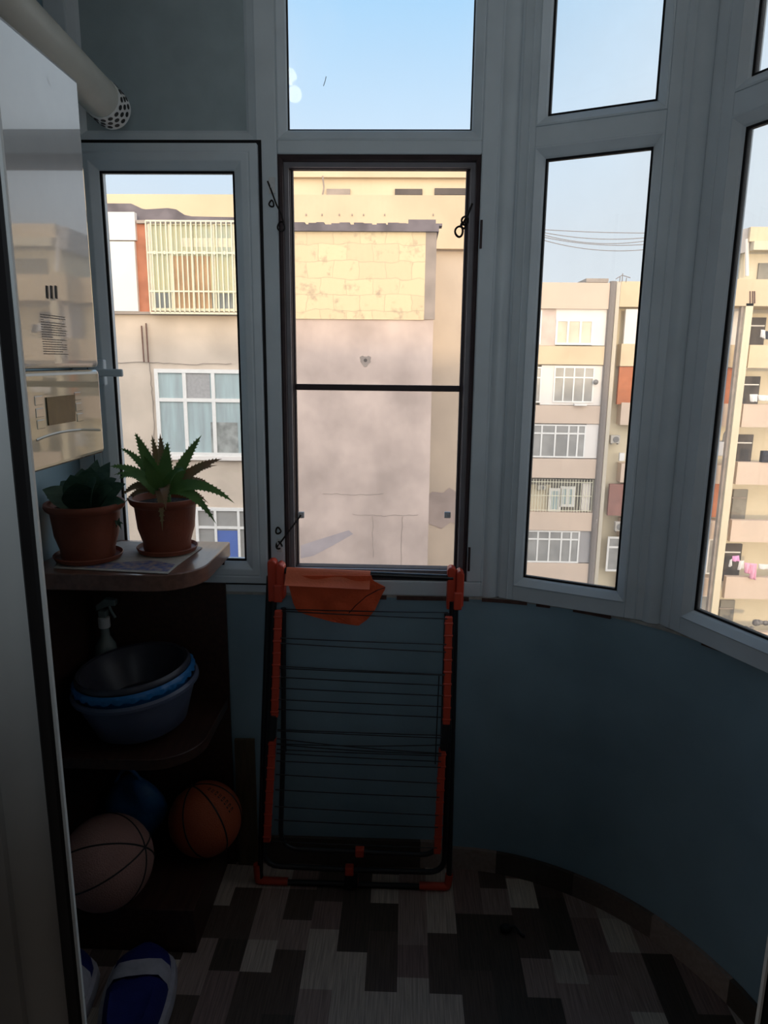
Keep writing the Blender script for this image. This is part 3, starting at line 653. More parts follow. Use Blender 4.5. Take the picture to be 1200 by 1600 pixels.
# blue and white trainers on the floor
def shoe(label, c, ang, L_=.29, W_=.105):
    e = empty('sports_shoe', tuple(c), label, 'shoe', 'pair of blue and white sports shoes'); R_ = Matrix.Rotation(ang, 3, 'Z')
    def oval(k, u): # half width at u in 0..1 heel->toe
        return k * (.40 + .12 * math.sin(u * PI * 1.0) + .09 * math.sin(u * 2.3)) * min(1, (u / .09) ** .5 if u < .09 else 1) * min(1, ((1 - u) / .16) ** .5 if u > .84 else 1)
    def loft(rows, name, m):
        b_ = MB(); N_ = 22; cnt = len(rows); vs = []
        us = [i / N_ for i in range(N_ + 1)]
        for (k, zf, sh) in rows:
            for i in range(N_ + 1): u = us[i]; vs.append(tuple(c + R_ @ V((L_ * (sh + (1 - 2 * sh) * u - .5), oval(W_ * k, max(.004, min(.996, u))), zf(u)))))
            for i in range(N_, -1, -1): u = us[i]; vs.append(tuple(c + R_ @ V((L_ * (sh + (1 - 2 * sh) * u - .5), -oval(W_ * k, max(.004, min(.996, u))), zf(u)))))
        K = 2 * (N_ + 1)
        fs = [(r * K + j, r * K + (j + 1) % K, (r + 1) * K + (j + 1) % K, (r + 1) * K + j) for r in range(cnt - 1) for j in range(K)] + [tuple(range(K - 1, -1, -1)), tuple((cnt - 1) * K + j for j in range(K))]
        b_.add(vs, fs); return b_.build(name, m, e, smooth=50)
    loft([(1.12, lambda u: .001, .01), (1.22, lambda u: .012, 0), (1.16, lambda u: .036, 0)], 'sole', SHOEW)
    loft([(1.0, lambda u: .034, .012), (.96, lambda u: .055 + .012 * (1 - u), .02), (.72, lambda u: .105 - .045 * u ** .8 if u > .4 else .098, .035), (.40, lambda u: .112 - .045 * u if u > .4 else .090, .06)], 'upper', SHOEB)
    b_ = MB(); vs = []; US = [.52, .58, .64, .70]; KS = [(1.02, .036), (.985, .058), (.72, .0), (.3, .0), (-.3, .0), (-.72, .0), (-.985, .058), (-1.02, .036)]
    for u in US:
        hw = oval(W_, u); top = .108 - .045 * u ** .8
        for k, z in KS: vs.append(tuple(c + R_ @ V((L_ * (u - .5), hw * k, z or top + .004 + .012 * (1 - abs(k))))))
    n_ = len(KS); b_.add(vs, [(i * n_ + j, i * n_ + j + 1, (i + 1) * n_ + j + 1, (i + 1) * n_ + j) for i in range(len(US) - 1) for j in range(n_ - 1)])
    b_.build('band', SHOEW, e, smooth=60)
    return e
shoe('blue sports shoe with white band and sole, by the shelving unit base', V((-.640, 1.425, 0)), math.radians(100), .31, .122)
shoe('blue and white sports shoe half hidden by the doorway jamb', V((-.835, 1.40, 0)), math.radians(97), .31, .118)

# board leaning in the corner behind the rack
b = MB(); q0, q1 = atY(366, 1156, 1.945), atY(397, 1156, 1.945); b.plate([(q0.x, 1.952, .001), (q1.x + .002, 1.952, .001), (q1.x, 1.955, q1.z), (q0.x, 1.955, q0.z + .001)], None, (0, -.012, 0))
for v in b.v: v.z = max(v.z, .001)
wb = b.build('wooden_board', WOOD_O, bevel=.001); tag(wb, 'short worn wooden board leaning in the corner beside the shelving unit', 'board')

# folded clothes drying rack
RN = V((0, -1, .07)).normalized(); RO = V((0, 1.850, 0))
def rk(px, py, off=0): return onplane(px, py, RO + RN * off, RN)
rc = rk(555, 1385)
ra = empty('drying_rack', (rc.x, rc.y, 0), 'folded clothes drying rack with black tubes and orange fittings, leaning under the window', 'drying rack')
def tubes(name, plist, r, m, off=0, rad=0, nn=10):
    t = MB()
    for pts in plist:
        P = [rk(x, y, off) for x, y in pts]
        if rad: P = rnd(P, rad)
        for p in P: p.z = max(p.z, r + .001)
        t.tube(P, r, nn)
    return t.build(name, m, ra, smooth=60)
tubes('leg_frame', [[(421, 900), (412, 1150), (406, 1386), (552, 1390), (701, 1394), (707, 1150), (713, 900)]], .0085, BLACKT, -.012, .05)
tubes('leg_frame', [[(428, 940), (417, 1180), (412, 1352), (552, 1359), (694, 1363), (700, 1180), (707, 940)]], .0085, BLACKT, .010, .05)
tubes('top_bar', [[(432, 891), (570, 897), (708, 903)]], .0095, BLACKT, .006)
tubes('wing_frame', [[(443, 950), (443, 1150), (438, 1326), (560, 1331), (686, 1337), (692, 1150), (698, 958)]], .0075, BLACKT, .024, .06)
for x0, y0, x1, y1 in [(436, 952, 430, 1118), (427, 1150, 418, 1312), (701, 962, 697, 1130), (691, 1166, 683, 1330)]:
    a_, b_ = rk(x0, y0, .034), rk(x1, y1, .034); s = V((.0105, 0, 0)); t = MB()
    t.plate([a_ - s, a_ + s, b_ + s, b_ - s], None, RN * .016)
    for k in range(9):
        p = a_ + (b_ - a_) * ((k + .5) / 9); t.box(p + V((-.0125, -.017, -.004)), p + V((.0125, -.010, .004)))
    t.build('wire_rail', ORANGE, ra, bevel=.003)
for x0, y0, x1, y1 in [(429, 1112, 426, 1155), (697, 1126, 692, 1170)]:
    a_, b_ = rk(x0, y0, .03), rk(x1, y1, .03); s = V((.011, 0, 0)); t = MB(); t.plate([a_ - s, a_ + s, b_ + s, b_ - s], None, RN * .02); t.build('fold_joint', BLACKT, ra, bevel=.003)
for (x0, y0, x1, y1) in [(419, 878, 446, 940), (699, 889, 723, 952)]:
    a_, b_ = rk(x0, y0, 0), rk(x1, y1, 0); t = MB(); cxm = (a_.x + b_.x) / 2; hw = abs(b_.x - a_.x) / 2; top = a_.z; bot = b_.z; yb = a_.y - .016
    t.plate([(cxm - hw, yb, bot), (cxm + .001, yb, bot), (cxm + .001, yb, top)] + [(cxm - hw * .5 + hw * .5 * math.cos(a), yb, top + hw * .4 * math.sin(a)) for a in [math.radians(d) for d in (30, 60, 90, 120, 150)]] + [(cxm - hw, yb, top)], None, (0, .034, 0))
    z2 = bot + .012
    t.plate([(cxm + .0015, yb - .010, z2), (cxm + hw, yb - .010, z2), (cxm + hw, yb - .010, top - .006), (cxm + hw * .5, yb - .010, top + .004), (cxm + .0015, yb - .010, top - .004)], None, (0, .04, 0))
    t.box((cxm - hw * .2, yb - .018, bot + .005), (cxm + hw * .8, yb - .008, (top + bot) / 2))
    t.build('hinge_block', ORANGE, ra, bevel=.004)
for pts in [[(402, 1350), (404, 1386), (450, 1389)], [(702, 1366), (698, 1394), (655, 1394)]]:
    P = rnd([rk(x, y, -.012) for x, y in pts], .04)
    for p in P: p.z = max(p.z, .0125)
    MB().tube(P, .0118, 12).build('foot', ORANGE, ra, smooth=60)
for (x, y, o_) in [(562, 1330, .024), (546, 1359, .010), (553, 1388, -.012)]:
    c = rk(x, y, o_); c.z = max(c.z, .0145); t = MB(); t.box(c - V((.013, .013, .0135)), c + V((.013, .013, .0135))); t.build('clip', ORANGE, ra, bevel=.004)
c = rk(549, 1372, 0); t = MB(); t.box(c - V((.02, .012, .03)), c + V((.02, .0, .03))); t.build('latch', BLACKT, ra, bevel=.004)
WI = [(952, 957), (955, 967), (997, 1007), (1005, 1019), (1041, 1054), (1044, 1055), (1058, 1071), (1075, 1087), (1093, 1104), (1108, 1121), (1140, 1149), (1142, 1153), (1154, 1177), (1162, 1164), (1163, 1178), (1171, 1181), (1177, 1190), (1189, 1199), (1210, 1224), (1234, 1246), (1260, 1274), (1281, 1293), (1315, 1325)]
for i, (ya, yb) in enumerate(WI):
    xl = 440 - (ya - 950) * .035; xr = 700 - (yb - 950) * .045
    sag = (2.5 if i in (12, 13, 14) else .6)
    P = [rk(xl + (xr - xl) * t, ya + (yb - ya) * t + sag * 4 * t * (1 - t), .054 if i % 2 else .050) for t in [k / 8 for k in range(9)]]
    MB().tube(P, .0017, 6).build('drying_line', WIREM, ra, smooth=60)
tubes('line_spacer', [[(686, 1056), (680, 1194)]], .0017, WIREM, .058, 0, 6)
tubes('line_spacer', [[(443, 1061), (447, 1174)]], .0017, WIREM, .058, 0, 6)

# orange cloth over the top bar
oc = empty('orange_bag', tuple(rk(520, 930, .03)), 'folded orange fabric bag draped over the top bar of the drying rack', 'bag')
outl = [(448, 893), (580, 899), (582, 907), (603, 918), (596, 931), (586, 953), (574, 968), (560, 978), (520, 972), (480, 961), (464, 955), (458, 942), (452, 918)]
def inside(x, y):
    r = False; j = len(outl) - 1
    for i in range(len(outl)):
        (xi, yi), (xj, yj) = outl[i], outl[j]
        if (yi > y) != (yj > y) and x < (xj - xi) * (y - yi) / (yj - yi) + xi: r = not r
        j = i
    return r
def span(y):
    xs = []
    for i in range(len(outl)):
        (xa, ya), (xb, yb) = outl[i], outl[(i + 1) % len(outl)]
        if (ya <= y < yb) or (yb <= y < ya): xs.append(xa + (xb - xa) * (y - ya) / (yb - ya))
    return (min(xs), max(xs)) if xs else None
b = MB(); rows = []; NY, NX = 26, 30
for j in range(NY + 1):
    y = 899.5 + (977.5 - 899.5) * j / NY; sp2 = span(y); rows.append([(sp2[0] + (sp2[1] - sp2[0]) * i / NX, y) for i in range(NX + 1)])
vs = []
for r in rows:
    for (x, y) in r:
        t = (y - 899) / 79
        k = .005 * math.sin(x * .09 + y * .05) + .004 * math.sin((x - y) * .13) * t + (.010 if (x - 540) * .9 + (y - 955) > 8 else 0) * t
        vs.append(tuple(rk(x, y, .034 + k * .7)))
nv = len(vs)
vs2 = vs + [tuple(V(v) - RN * .004) for v in vs]; W1 = NX + 1; fs = []
for j in range(NY):
    for i in range(NX):
        a_ = j * W1 + i; fs.append((a_, a_ + 1, a_ + W1 + 1, a_ + W1)); fs.append((nv + a_, nv + a_ + W1, nv + a_ + W1 + 1, nv + a_ + 1))
for i in range(NX): fs += [(i, nv + i, nv + i + 1, i + 1), (NY * W1 + i, NY * W1 + i + 1, nv + NY * W1 + i + 1, nv + NY * W1 + i)]
for j in range(NY): a_ = j * W1; fs += [(a_, a_ + W1, nv + a_ + W1, nv + a_), (a_ + NX, nv + a_ + NX, nv + a_ + W1 + NX, a_ + W1 + NX)]
b.add(vs2, fs); b.build('hanging_panel', ORCLOTH, oc, smooth=60)
b = MB(); A = [rk(450, 887, .020), rk(579, 893, .020)]; prof = [(.010, -.016), (.0, .009), (-.010, .016), (-.024, .008), (-.040, -.024), (-.054, -.024)]
top = []
for tt in [k / 10 for k in range(11)]:
    base = V(rk(449 + 130 * tt, 893.5 + 6 * tt, .006))
    top.append([base + RN * q[0] * -1 + V((0, 0, q[1])) for q in [(.013, -.018), (.013, .004), (.006, .0125), (-.006, .0135), (-.016, .006), (-.030, -.012), (-.046, -.024), (-.056, -.027)]])
K = 8; vs = [tuple(p) for r in top for p in r] + [tuple(p + RN * .0025 + V((0, 0, .001))) for r in top for p in r]; nv = len(vs) // 2; fs = []
for i in range(10):
    for j in range(K - 1): a_ = i * K + j; fs += [(a_, a_ + 1, a_ + K + 1, a_ + K), (nv + a_, nv + a_ + K, nv + a_ + K + 1, nv + a_ + 1)]
for i in range(10): fs += [(i * K, i * K + K, nv + i * K + K, nv + i * K), (i * K + K - 1, nv + i * K + K - 1, nv + i * K + 2 * K - 1, i * K + 2 * K - 1)]
for j in range(K - 1): fs += [(j, nv + j, nv + j + 1, j + 1), (10 * K + j, 10 * K + j + 1, nv + 10 * K + j + 1, nv + 10 * K + j)]
b.add(vs, fs); b.build('sleeve', ORCLOTH_L, oc, smooth=60)
b = MB(); b.tube([rk(x, y, .047) for x, y in [(545, 958), (556, 946), (572, 932), (590, 922), (602, 918)]], .0011, 5); b.build('drawstring', INK, oc, smooth=60)

# small dark scrap on the floor
b = MB(); c = atZ(800, 1456, 0); c.z = .0005
b.sphere(c + V((-.018, 0, .012)), .014, 12, 8, (1.2, 1, .8)); b.tube([c + V((-.01, 0, .016)), c + V((.006, 0, .018)), c + V((.022, -.012, .005)), c + V((.032, -.02, .004))], .004, 8)
tag(b.build('crumpled_scrap', INK, smooth=60), 'small black crumpled scrap lying on the patterned floor', 'scrap')
# ceiling lamp (it shows as two pale spots mirrored in the upper centre pane)
def lampc(px, py, y): # mirrored in the pane plane y=1.982
    d = ray(px, py); t = (2 * 1.982 - y) / d.y; p = EYE + d * t; return V((p.x, y, p.z))
cl = empty('ceiling_lamp', (-.41, 1.25, ZC), 'twin-bulb ceiling lamp mirrored as two pale spots in the upper middle pane', 'lamp')
l1, l2 = lampc(460, 147, 1.25), lampc(452, 119, 1.25)
MB().lathe([(.05, ZC - .022), (.05, ZC - .001)], ((l1.x + l2.x) / 2, 1.25, 0), 28).build('base', CAPW, cl, smooth=True)
for l in (l1, l2):
    MB().sphere(l, .026, 24, 16).build('bulb', BULB, cl, smooth=True)
    MB().tube([l + V((0, 0, .026)), V(((l1.x + l2.x) / 2 + (l.x - (l1.x + l2.x) / 2) * .3, 1.25, ZC - .02))], .008, 10).build('socket', CAPW, cl, smooth=True)

# ================================================================== OUTSIDE
def P(px, py, Y): p = atY(px, py, Y); return p.x, p.z
class Facade:
    def __init__(s, e, Y): s.e = e; s.Y = Y
    def rect(s, r, Y=None):
        (x0, y0, x1, y1) = r; Y = Y or s.Y; ym = (y0 + y1) / 2; xm = (x0 + x1) / 2
        return atY(x0, ym, Y).x, atY(xm, y1, Y).z, atY(x1, ym, Y).x, atY(xm, y0, Y).z
    def slab(s, name, r, m, out=0, dep=.3, parent=None, low=None, bevel=0):
        x0, z0, x1, z1 = s.rect(r, s.Y - out)
        if low is not None: z0 = low
        b = MB().box((x0, s.Y - out, z0), (x1, s.Y - out + dep, z1)); return b.build(name, m, parent or s.e, bevel=bevel)
    def window(s, r, cols, rows, fm, pm, out=0, fw=.045, bar=None):
        """cols/rows: cut positions in 0..1"""
        x0, z0, x1, z1 = s.rect(r, s.Y - out); Y = s.Y - out
        f = MB(); bw = bar or fw
        f.box((x0, Y, z0), (x0 + fw, Y + .09, z1)).box((x1 - fw, Y, z0), (x1, Y + .09, z1)).box((x0 + fw, Y, z0), (x1 - fw, Y + .09, z0 + fw)).box((x0 + fw, Y, z1 - fw), (x1 - fw, Y + .09, z1))
        for c in cols: x = x0 + (x1 - x0) * c; f.box((x - bw / 2, Y + .002, z0 + fw), (x + bw / 2, Y + .085, z1 - fw))
        for c in rows: z = z1 - (z1 - z0) * c; f.box((x0 + fw, Y + .004, z - bw / 2), (x1 - fw, Y + .083, z + bw / 2))
        fo = f.build('window', fm, s.e)
        MB().box((x0 + fw * .6, Y + .035, z0 + fw * .6), (x1 - fw * .6, Y + .045, z1 - fw * .6)).build('pane', pm, fo)
        return fo

# --- near block: extension wing opposite, seen through left and middle windows
YA = 14.0
ea = empty('apartment_building', (*P(420, 480, YA)[:1], YA + 2, -14), 'near beige apartment block with painted yellow brick top, opposite the middle window', 'building')
A = Facade(ea, YA)
xl = P(-120, 500, YA)[0]; xr = P(677, 500, YA)[0]; xm_ = P(430, 500, YA)[0]; zr = P(560, 358, YA)[1]; zl = P(300, 349, YA)[1]
MB().box((xl, YA, -14), (xm_, YA + 3.4, zl)).build('wall', RENDER_B, ea)
MB().box((xm_ - .02, YA - .02, -14), (xr, YA + 3.4, zr - .02)).build('wall', RENDER_P, ea)
# painted brick field
A.slab('brick_field', (448, 362, 664, 499), YBRICK, .05, .06)
A.slab('bare_strip', (660, 360, 681, 499), CONC, .045, .05)
x0, z0, x1, z1 = A.rect((440, 349, 686, 361), YA - .12)
b = MB(); b.box((x0, YA - .12, z0), (x1, YA + 3.4, z1 - .02)); R5 = random.Random(4)
for k in range(14):
    xx = x0 + (x1 - x0) * (k + R5.random() * .5) / 14; b.box((xx, YA - .10 + .02 * R5.random(), z1 - .03), (xx + .12 + .1 * R5.random(), YA + .2, z1 + .005 + .02 * R5.random()))
b.build('roof', TAR, ea)
A.slab('roof_curb', (638, 343, 681, 353), TAR, .10, 1.0)
c = P(571, 563, YA - .03); b = MB(); R6 = random.Random(8)
b.plate([(c[0] + (.085 + .04 * R6.random()) * math.cos(a), YA - .028, c[1] + (.10 + .035 * math.sin(3 * a)) * math.sin(a)) for a in [i * 2 * PI / 14 for i in range(14)]], None, (0, .02, 0)); hp = b.build('patched_hole', CONC, ea)
b = MB(); b.plate([(c[0] + .035 * math.cos(a), YA - .030, c[1] + .035 * math.sin(a)) for a in [i * 2 * PI / 12 for i in range(12)]], None, (0, .01, 0)); b.build('hole', OPEND, hp)
def crack(pts, r=.006, m=CONC):
    Q = []; rr3 = random.Random(pts[0][0])
    for i in range(len(pts) - 1):
        for k in range(8):
            t = k / 8; Q.append((pts[i][0] + (pts[i + 1][0] - pts[i][0]) * t + rr3.uniform(-1, 1), pts[i][1] + (pts[i + 1][1] - pts[i][1]) * t + rr3.uniform(-1, 1)))
    MB().tube([V((P(x, y, YA - .02)[0], YA - .021, P(x, y, YA - .02)[1])) for x, y in Q], r, 5).build('crack', m, ea)
crack([(505, 771), (560, 773), (604, 771)]); crack([(552, 804), (600, 806), (662, 804)]); crack([(628, 808), (627, 850), (627, 890)], .006); crack([(582, 805), (583, 880)], .005)
STAIN = ext('damp_stain', (.42, .37, .37), .25, 1.0)
c0 = [(470, 852), (500, 842), (545, 828), (552, 834), (520, 852), (490, 868), (470, 872)]
MB().plate([(P(x, y, YA)[0], YA - .023, P(x, y, YA)[1]) for x, y in c0], None, (0, .004, 0)).build('damp_patch', STAIN, ea)
# left facade pieces
A.slab('white_panel', (120, 331, 211, 375), WHITEP, .10, .12); A.slab('white_panel', (118, 377, 213, 486), WHITEP, .10, .12)
A.slab('blockwork', (214, 344, 236, 488), REDBR, .02, .05)
A.slab('ledge', (100, 487, 372, 491), CONC, .09, .12)
A.slab('ledge', (213, 344, 372, 349), CONC, .10, .12)
b = MB(); prof = [(110, 317), (205, 318), (222, 326), (228, 327), (262, 325), (275, 327), (285, 335), (300, 338), (395, 340), (395, 349), (110, 349)]
b.plate([(P(x, y, YA + .2)[0], YA + .2, P(x, y, YA + .2)[1]) for x, y in prof], None, (0, 2.5, 0)); b.build('roof_felt', TAR, ea)
wf = A.window((233, 347, 369, 486), [.25, .5, .75], [], RAILY, PANEG, .08, .05)
b = MB(); x0, z0, x1, z1 = A.rect((231, 345, 371, 489), YA - .22); yg = YA - .22
nb = 19
for k in range(nb): x = x0 + (x1 - x0) * k / (nb - 1); b.box((x - .011, yg, z0), (x + .011, yg + .02, z1))
for t in (.0, .34, .76, 1.0): z = z1 - (z1 - z0) * t; b.box((x0, yg + .004, z - .014), (x1, yg + .026, z + .014))
for k in range(nb): x = x0 + (x1 - x0) * (k + .5) / (nb - 1); z = z1 - (z1 - z0) * .34; b.box((x - .02, yg - .004, z - .03), (x + .02, yg + .012, z + .03)) if k % 2 and k < nb - 1 else None
b.box((x0, yg, z0 - .02), (x1, YA, z0 + .015)); b.build('window_grille', RAILY, ea)
A.slab('blind', (285, 372, 366, 386), RAILY, .049, .003); A.slab('reflection_patch', (272, 400, 330, 486), mat('amber_reflection', (.46, .30, .17), .5, .3, var=.2, scale=3), .048, .002); A.slab('dark_sill', (237, 458, 366, 484), mat('dim_lower_pane', (.20, .22, .22), .4, .4, var=.3, scale=2), .047, .0015)
for (px, y0, y1) in [(221, 509, 566), (228, 505, 566)]:
    MB().tube([V((P(px, y0, YA - .05)[0], YA - .05, P(px, y0, YA - .05)[1])), V((P(px + 4, y1, YA - .05)[0], YA - .05, P(px + 4, y1, YA - .05)[1]))], .016, 6).build('rusty_rod', RUST, ea)
crack([(150, 567), (230, 566), (300, 569), (370, 568)], .006); crack([(233, 566), (238, 620), (242, 700)], .008)
A.window((244, 577, 382, 713), [.333, .655], [.35], RAILW, PANEB, .08, .075, .07)
A.slab('net_panel', (289, 582, 328, 628), mat('grey_net', (.36, .35, .34), .6, .3, var=.1), .050, .003)
A.slab('curtain', (330, 660, 372, 708), mat('patterned_curtain', (.30, .31, .29), .6, .3, var=.35, scale=6), .049, .003)
A.slab('ledge', (242, 713, 385, 719), WHITEP, .10, .12)
A.window((306, 794, 388, 876), [.38, .82], [.37], RAILW, PANEX, .08, .06, .05)
A.slab('blue_screen', (340, 829, 373, 872), PANEBL, .049, .003)
# --- rear wing behind it
eb = empty('apartment_building', (*P(560, 480, 17.6)[:1], 19, -14), 'ochre rear block with stepped parapet rising just above the near block', 'building')
B_ = Facade(eb, 17.6)
B_.slab('wall', (60, 387, 766, 480), ext('rear_render', (.60, .50, .39), .10, .8), 0, 4, low=-14)
B_.slab('parapet', (60, 304, 763, 387), RENDER_Y, .25, 1.0)
B_.slab('attic_wall', (446, 276, 770, 306), RENDER_Y2, -1.0, 2.6)
B_.slab('attic_cornice', (440, 255, 772, 277), RENDER_Y, -.85, 2.8)
for r in [(510, 295, 547, 305), (617, 295, 660, 304), (679, 294, 740, 304)]: B_.slab('vent_opening', r, CONC if r[0] < 600 else OPEND, -.94, .1)
for px in (478, 503, 530, 550, 568, 601, 677):
    q = P(px, 335, 17.3); MB().box((q[0] - .012, 17.32, q[1] - .02), (q[0] + .012, 17.36, q[1] + .02)).build('anchor', CONC, eb)
q0 = P(501, 268, 18); q1 = P(500, 304, 18); MB().tube([V((q0[0], 18.4, q0[1])), V((q0[0] + .03, 18.4, (q0[1] + q1[1]) / 2)), V((q1[0], 18.4, q1[1]))], .02, 6).build('cable', CONC, eb)
MB().plate([(P(x, y, 17.6)[0], 17.585, P(x, y, 17.6)[1]) for x, y in [(660, 778), (676, 768), (692, 770), (702, 762), (716, 770), (740, 766), (742, 812), (722, 822), (704, 816), (690, 826), (662, 815)]], None, (0, .01, 0)).build('damp_patch', ext('purple_damp', (.47, .385, .34), .25, 1.2), eb)
# --- far block through the third window
YB = 36.0
ec = empty('apartment_building', (*P(880, 480, YB)[:1], YB + 3, -14), 'far peach apartment block with white glazed balconies, in the narrow angled window', 'building')
Bf = Facade(ec, YB)
Bf.slab('wall', (700, 441, 952, 500), CREAM, -.55, 6, low=-14)
Bf.slab('parapet', (700, 441, 953, 482), PEACH, .15, 1)
Bf.slab('roof_tank', (916, 435, 951, 441), CONC, -1, 2)
bands = [(540, 569, 950), (633, 661, 945), (716, 746, 936), (800, 828, 929), (879, 910, 923)]
for (y0, y1, xr_) in bands: Bf.slab('balcony_front', (700, y0, xr_, y1), PEACH if y0 > 600 else RENDER_Y, .1, .7)
WB = dict(fm=RAILW, pm=PANEX)
Bf.slab('infill_wall', (835, 483, 869, 540), RENDER_P, .02, .3); Bf.slab('white_panel', (869, 482, 948, 500), WHITEP, .03, .3); Bf.slab('white_panel', (926, 500, 948, 540), WHITEP, .04, .3)
Bf.window((868, 499, 927, 539), [.33, .66], [], RAILW, mat('lit_pane', (.58, .52, .40), .4, .4, var=.2, scale=1), .05, .10)
Bf.window((815, 484, 846, 538), [.5], [.3], RAILW, PANEX, .05, .10)
Bf.slab('infill_wall', (845, 571, 946, 633), WHITEP, .0, .3)
Bf.window((865, 573, 928, 629), [.25, .5, .75], [.30], RAILW, PANEX, .05, .07)
Bf.window((806, 573, 846, 629), [.5], [.3], RAILW, PANEX, .05, .07)
Bf.slab('window_shelf', (898, 631, 917, 634), RAILW, .3, .3)
Bf.window((800, 663, 915, 715), [.22, .40, .585, .765, .89], [.27], RAILW, PANEX, .05, .08)
Bf.slab('white_panel', (915, 663, 935, 716), WHITEP, .04, .3)
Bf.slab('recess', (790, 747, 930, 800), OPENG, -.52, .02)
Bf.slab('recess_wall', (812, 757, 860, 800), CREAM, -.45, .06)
Bf.window((857, 763, 877, 800), [], [], RAILW, PANEB, -.2, .14); Bf.window((875, 760, 898, 792), [.5], [], RAILW, PANEB, -.2, .14)
Bf.slab('white_panel', (909, 755, 922, 798), WHITEP, -.1, .1)
b = MB(); x0, z0, x1, z1 = Bf.rect((815, 749, 925, 800), YB)
for k in range(26): x = x0 + (x1 - x0) * k / 25; b.box((x - .012, YB, z0), (x + .012, YB + .03, z1))
for t in (.08, .5, .95): z = z1 - (z1 - z0) * t; b.box((x0, YB - .01, z - .015), (x1, YB + .02, z + .015))
b.build('balcony_grille', RAILY, ec)
Bf.slab('grey_panel', (903, 829, 925, 879), GREYP, .02, .3)
Bf.window((800, 829, 905, 879), [.22, .38, .55, .73, .87], [.27], RAILW, PANEX, .05, .08)
# downpipe
xd = P(955, 480, YB - .1)[0]; MB().tube([V((xd, YB - .1, P(955, 440, YB)[1])), V((xd, YB - .1, -14))], .17, 8).build('downpipe', PIPEM, ec)
# --- far block right of the pipe, through 3rd and 4th windows
YD = 36.4
ed = empty('apartment_building', (*P(1060, 480, YD)[:1], YD + 3, -14), 'far cream apartment block with open balconies and a tall pillar, at the right edge', 'building')
D = Facade(ed, YD)
D.slab('wall', (957, 441, 1400, 500), CREAM, -.6, 6, low=-14)
D.slab('pillar', (962, 440, 968, 500), PIPEL, .1, .7, low=-14)
D.slab('parapet', (969, 441, 1400, 481), RENDER_Y, .1, 1.2)
for (y0, y1) in [(540, 573), (632, 665), (722, 755), (809, 841), (898, 930)]:
    D.slab('balcony_front', (970, y0 - 2 + (6 if y0 > 700 else 0), 1154 - (y0 - 540) * .1, y1), RENDER_Y if y0 < 600 else PEACH, .1, .7)
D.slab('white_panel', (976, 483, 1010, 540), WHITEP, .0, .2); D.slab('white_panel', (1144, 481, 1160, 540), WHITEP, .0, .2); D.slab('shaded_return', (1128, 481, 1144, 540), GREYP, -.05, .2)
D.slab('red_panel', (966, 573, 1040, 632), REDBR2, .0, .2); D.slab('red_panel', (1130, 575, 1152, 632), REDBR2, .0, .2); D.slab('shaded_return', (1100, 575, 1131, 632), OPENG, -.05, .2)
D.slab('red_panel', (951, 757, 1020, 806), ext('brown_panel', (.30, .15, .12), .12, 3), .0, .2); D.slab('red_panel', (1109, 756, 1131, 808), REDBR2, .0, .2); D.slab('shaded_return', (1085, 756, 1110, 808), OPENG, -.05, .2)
D.window((948, 839, 985, 893), [], [.3], RAILW, PANEX, .02, .10); D.window((1092, 842, 1115, 897), [.6], [], RAILW, PANEX, .0, .08)
D.window((1086, 930, 1116, 985), [.6], [], RAILW, PANEX, .0, .08); D.slab('shutter', (968, 708, 976, 720), RAILW, .0, .2)
# tall pillar and the open balconies right of it
x0 = P(1165.5, 480, YD - 1.6)[0]; x1 = P(1177, 480, YD - 1.6)[0]; zt = P(1166, 474, YD - 1.6)[1]
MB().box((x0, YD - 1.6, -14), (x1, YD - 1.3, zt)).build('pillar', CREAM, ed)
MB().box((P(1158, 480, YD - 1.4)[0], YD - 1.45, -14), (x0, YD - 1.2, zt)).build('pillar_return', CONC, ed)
E2 = Facade(ed, YD - 1.4)
for (y0, y1, xx) in [(540, 576, 1170), (633, 669, 1160), (724, 759, 1151), (815, 849, 1142), (904, 938, 1133), (990, 1024, 1124)]: E2.slab('balcony_front', (xx, y0, 1420, y1), RENDER_Y if y0 < 600 else PEACH, .05, .3)
E2.slab('slab_edge', (1150, 437, 1420, 479), RENDER_Y, .2, 2.5)
for (y0, y1, xa, xb_, m) in [(496, 540, 1173, 1195, OPEND), (588, 633, 1162, 1186, OPEND), (679, 724, 1152, 1175, OPEND), (765, 815, 1144, 1166, OPENG), (850, 904, 1132, 1157, OPEND), (938, 985, 1124, 1146, OPENG)]:
    D.slab('doorway', (xa, y0, xb_, y1 + 4), m, -.45, .12)
    D.slab('door_rail', (xa, y0 + 12, xb_, y0 + 14), RAILW if m is OPEND else CONC, -.40, .12)
# attic storey
E2.slab('attic_wall', (1157, 392, 1420, 438), CREAM, -.6, 4); E2.slab('attic_opening', (1185, 411, 1240, 437), OPENG, -.5, .3)
E2.slab('attic_eaves', (1178, 377, 1420, 391), CREAM, .2, 3); E2.slab('attic_roof', (1172, 355, 1420, 378), RENDER_Y, .0, 4)
b = MB(); pr = [(1150, 361), (1173, 355), (1173, 378), (1178, 384), (1178, 391), (1152, 397)]
b.plate([(P(x, y, YD - 1.2)[0], YD - 1.2, P(x, y, YD - 1.2)[1]) for x, y in pr], None, (0, 3, 0)); b.build('attic_side', GREYP, ed)
MB().tube([V((P(1149, 376, YD)[0], YD - 1.2, P(1149, 380, YD)[1])), V((P(1149, 436, YD)[0], YD - 1.2, P(1149, 436, YD)[1]))], .09, 8).build('attic_pipe', WHITEP, ed)
for px in (1172, 1176, 1179): MB().tube([V((P(px, 453, YD - 1.6)[0], YD - 1.62, P(px, 455, YD - 1.6)[1])), V((P(px, 474, YD - 1.6)[0], YD - 1.62, P(px, 474, YD - 1.6)[1]))], .03, 6).build('rusty_rod', RUST, ed)

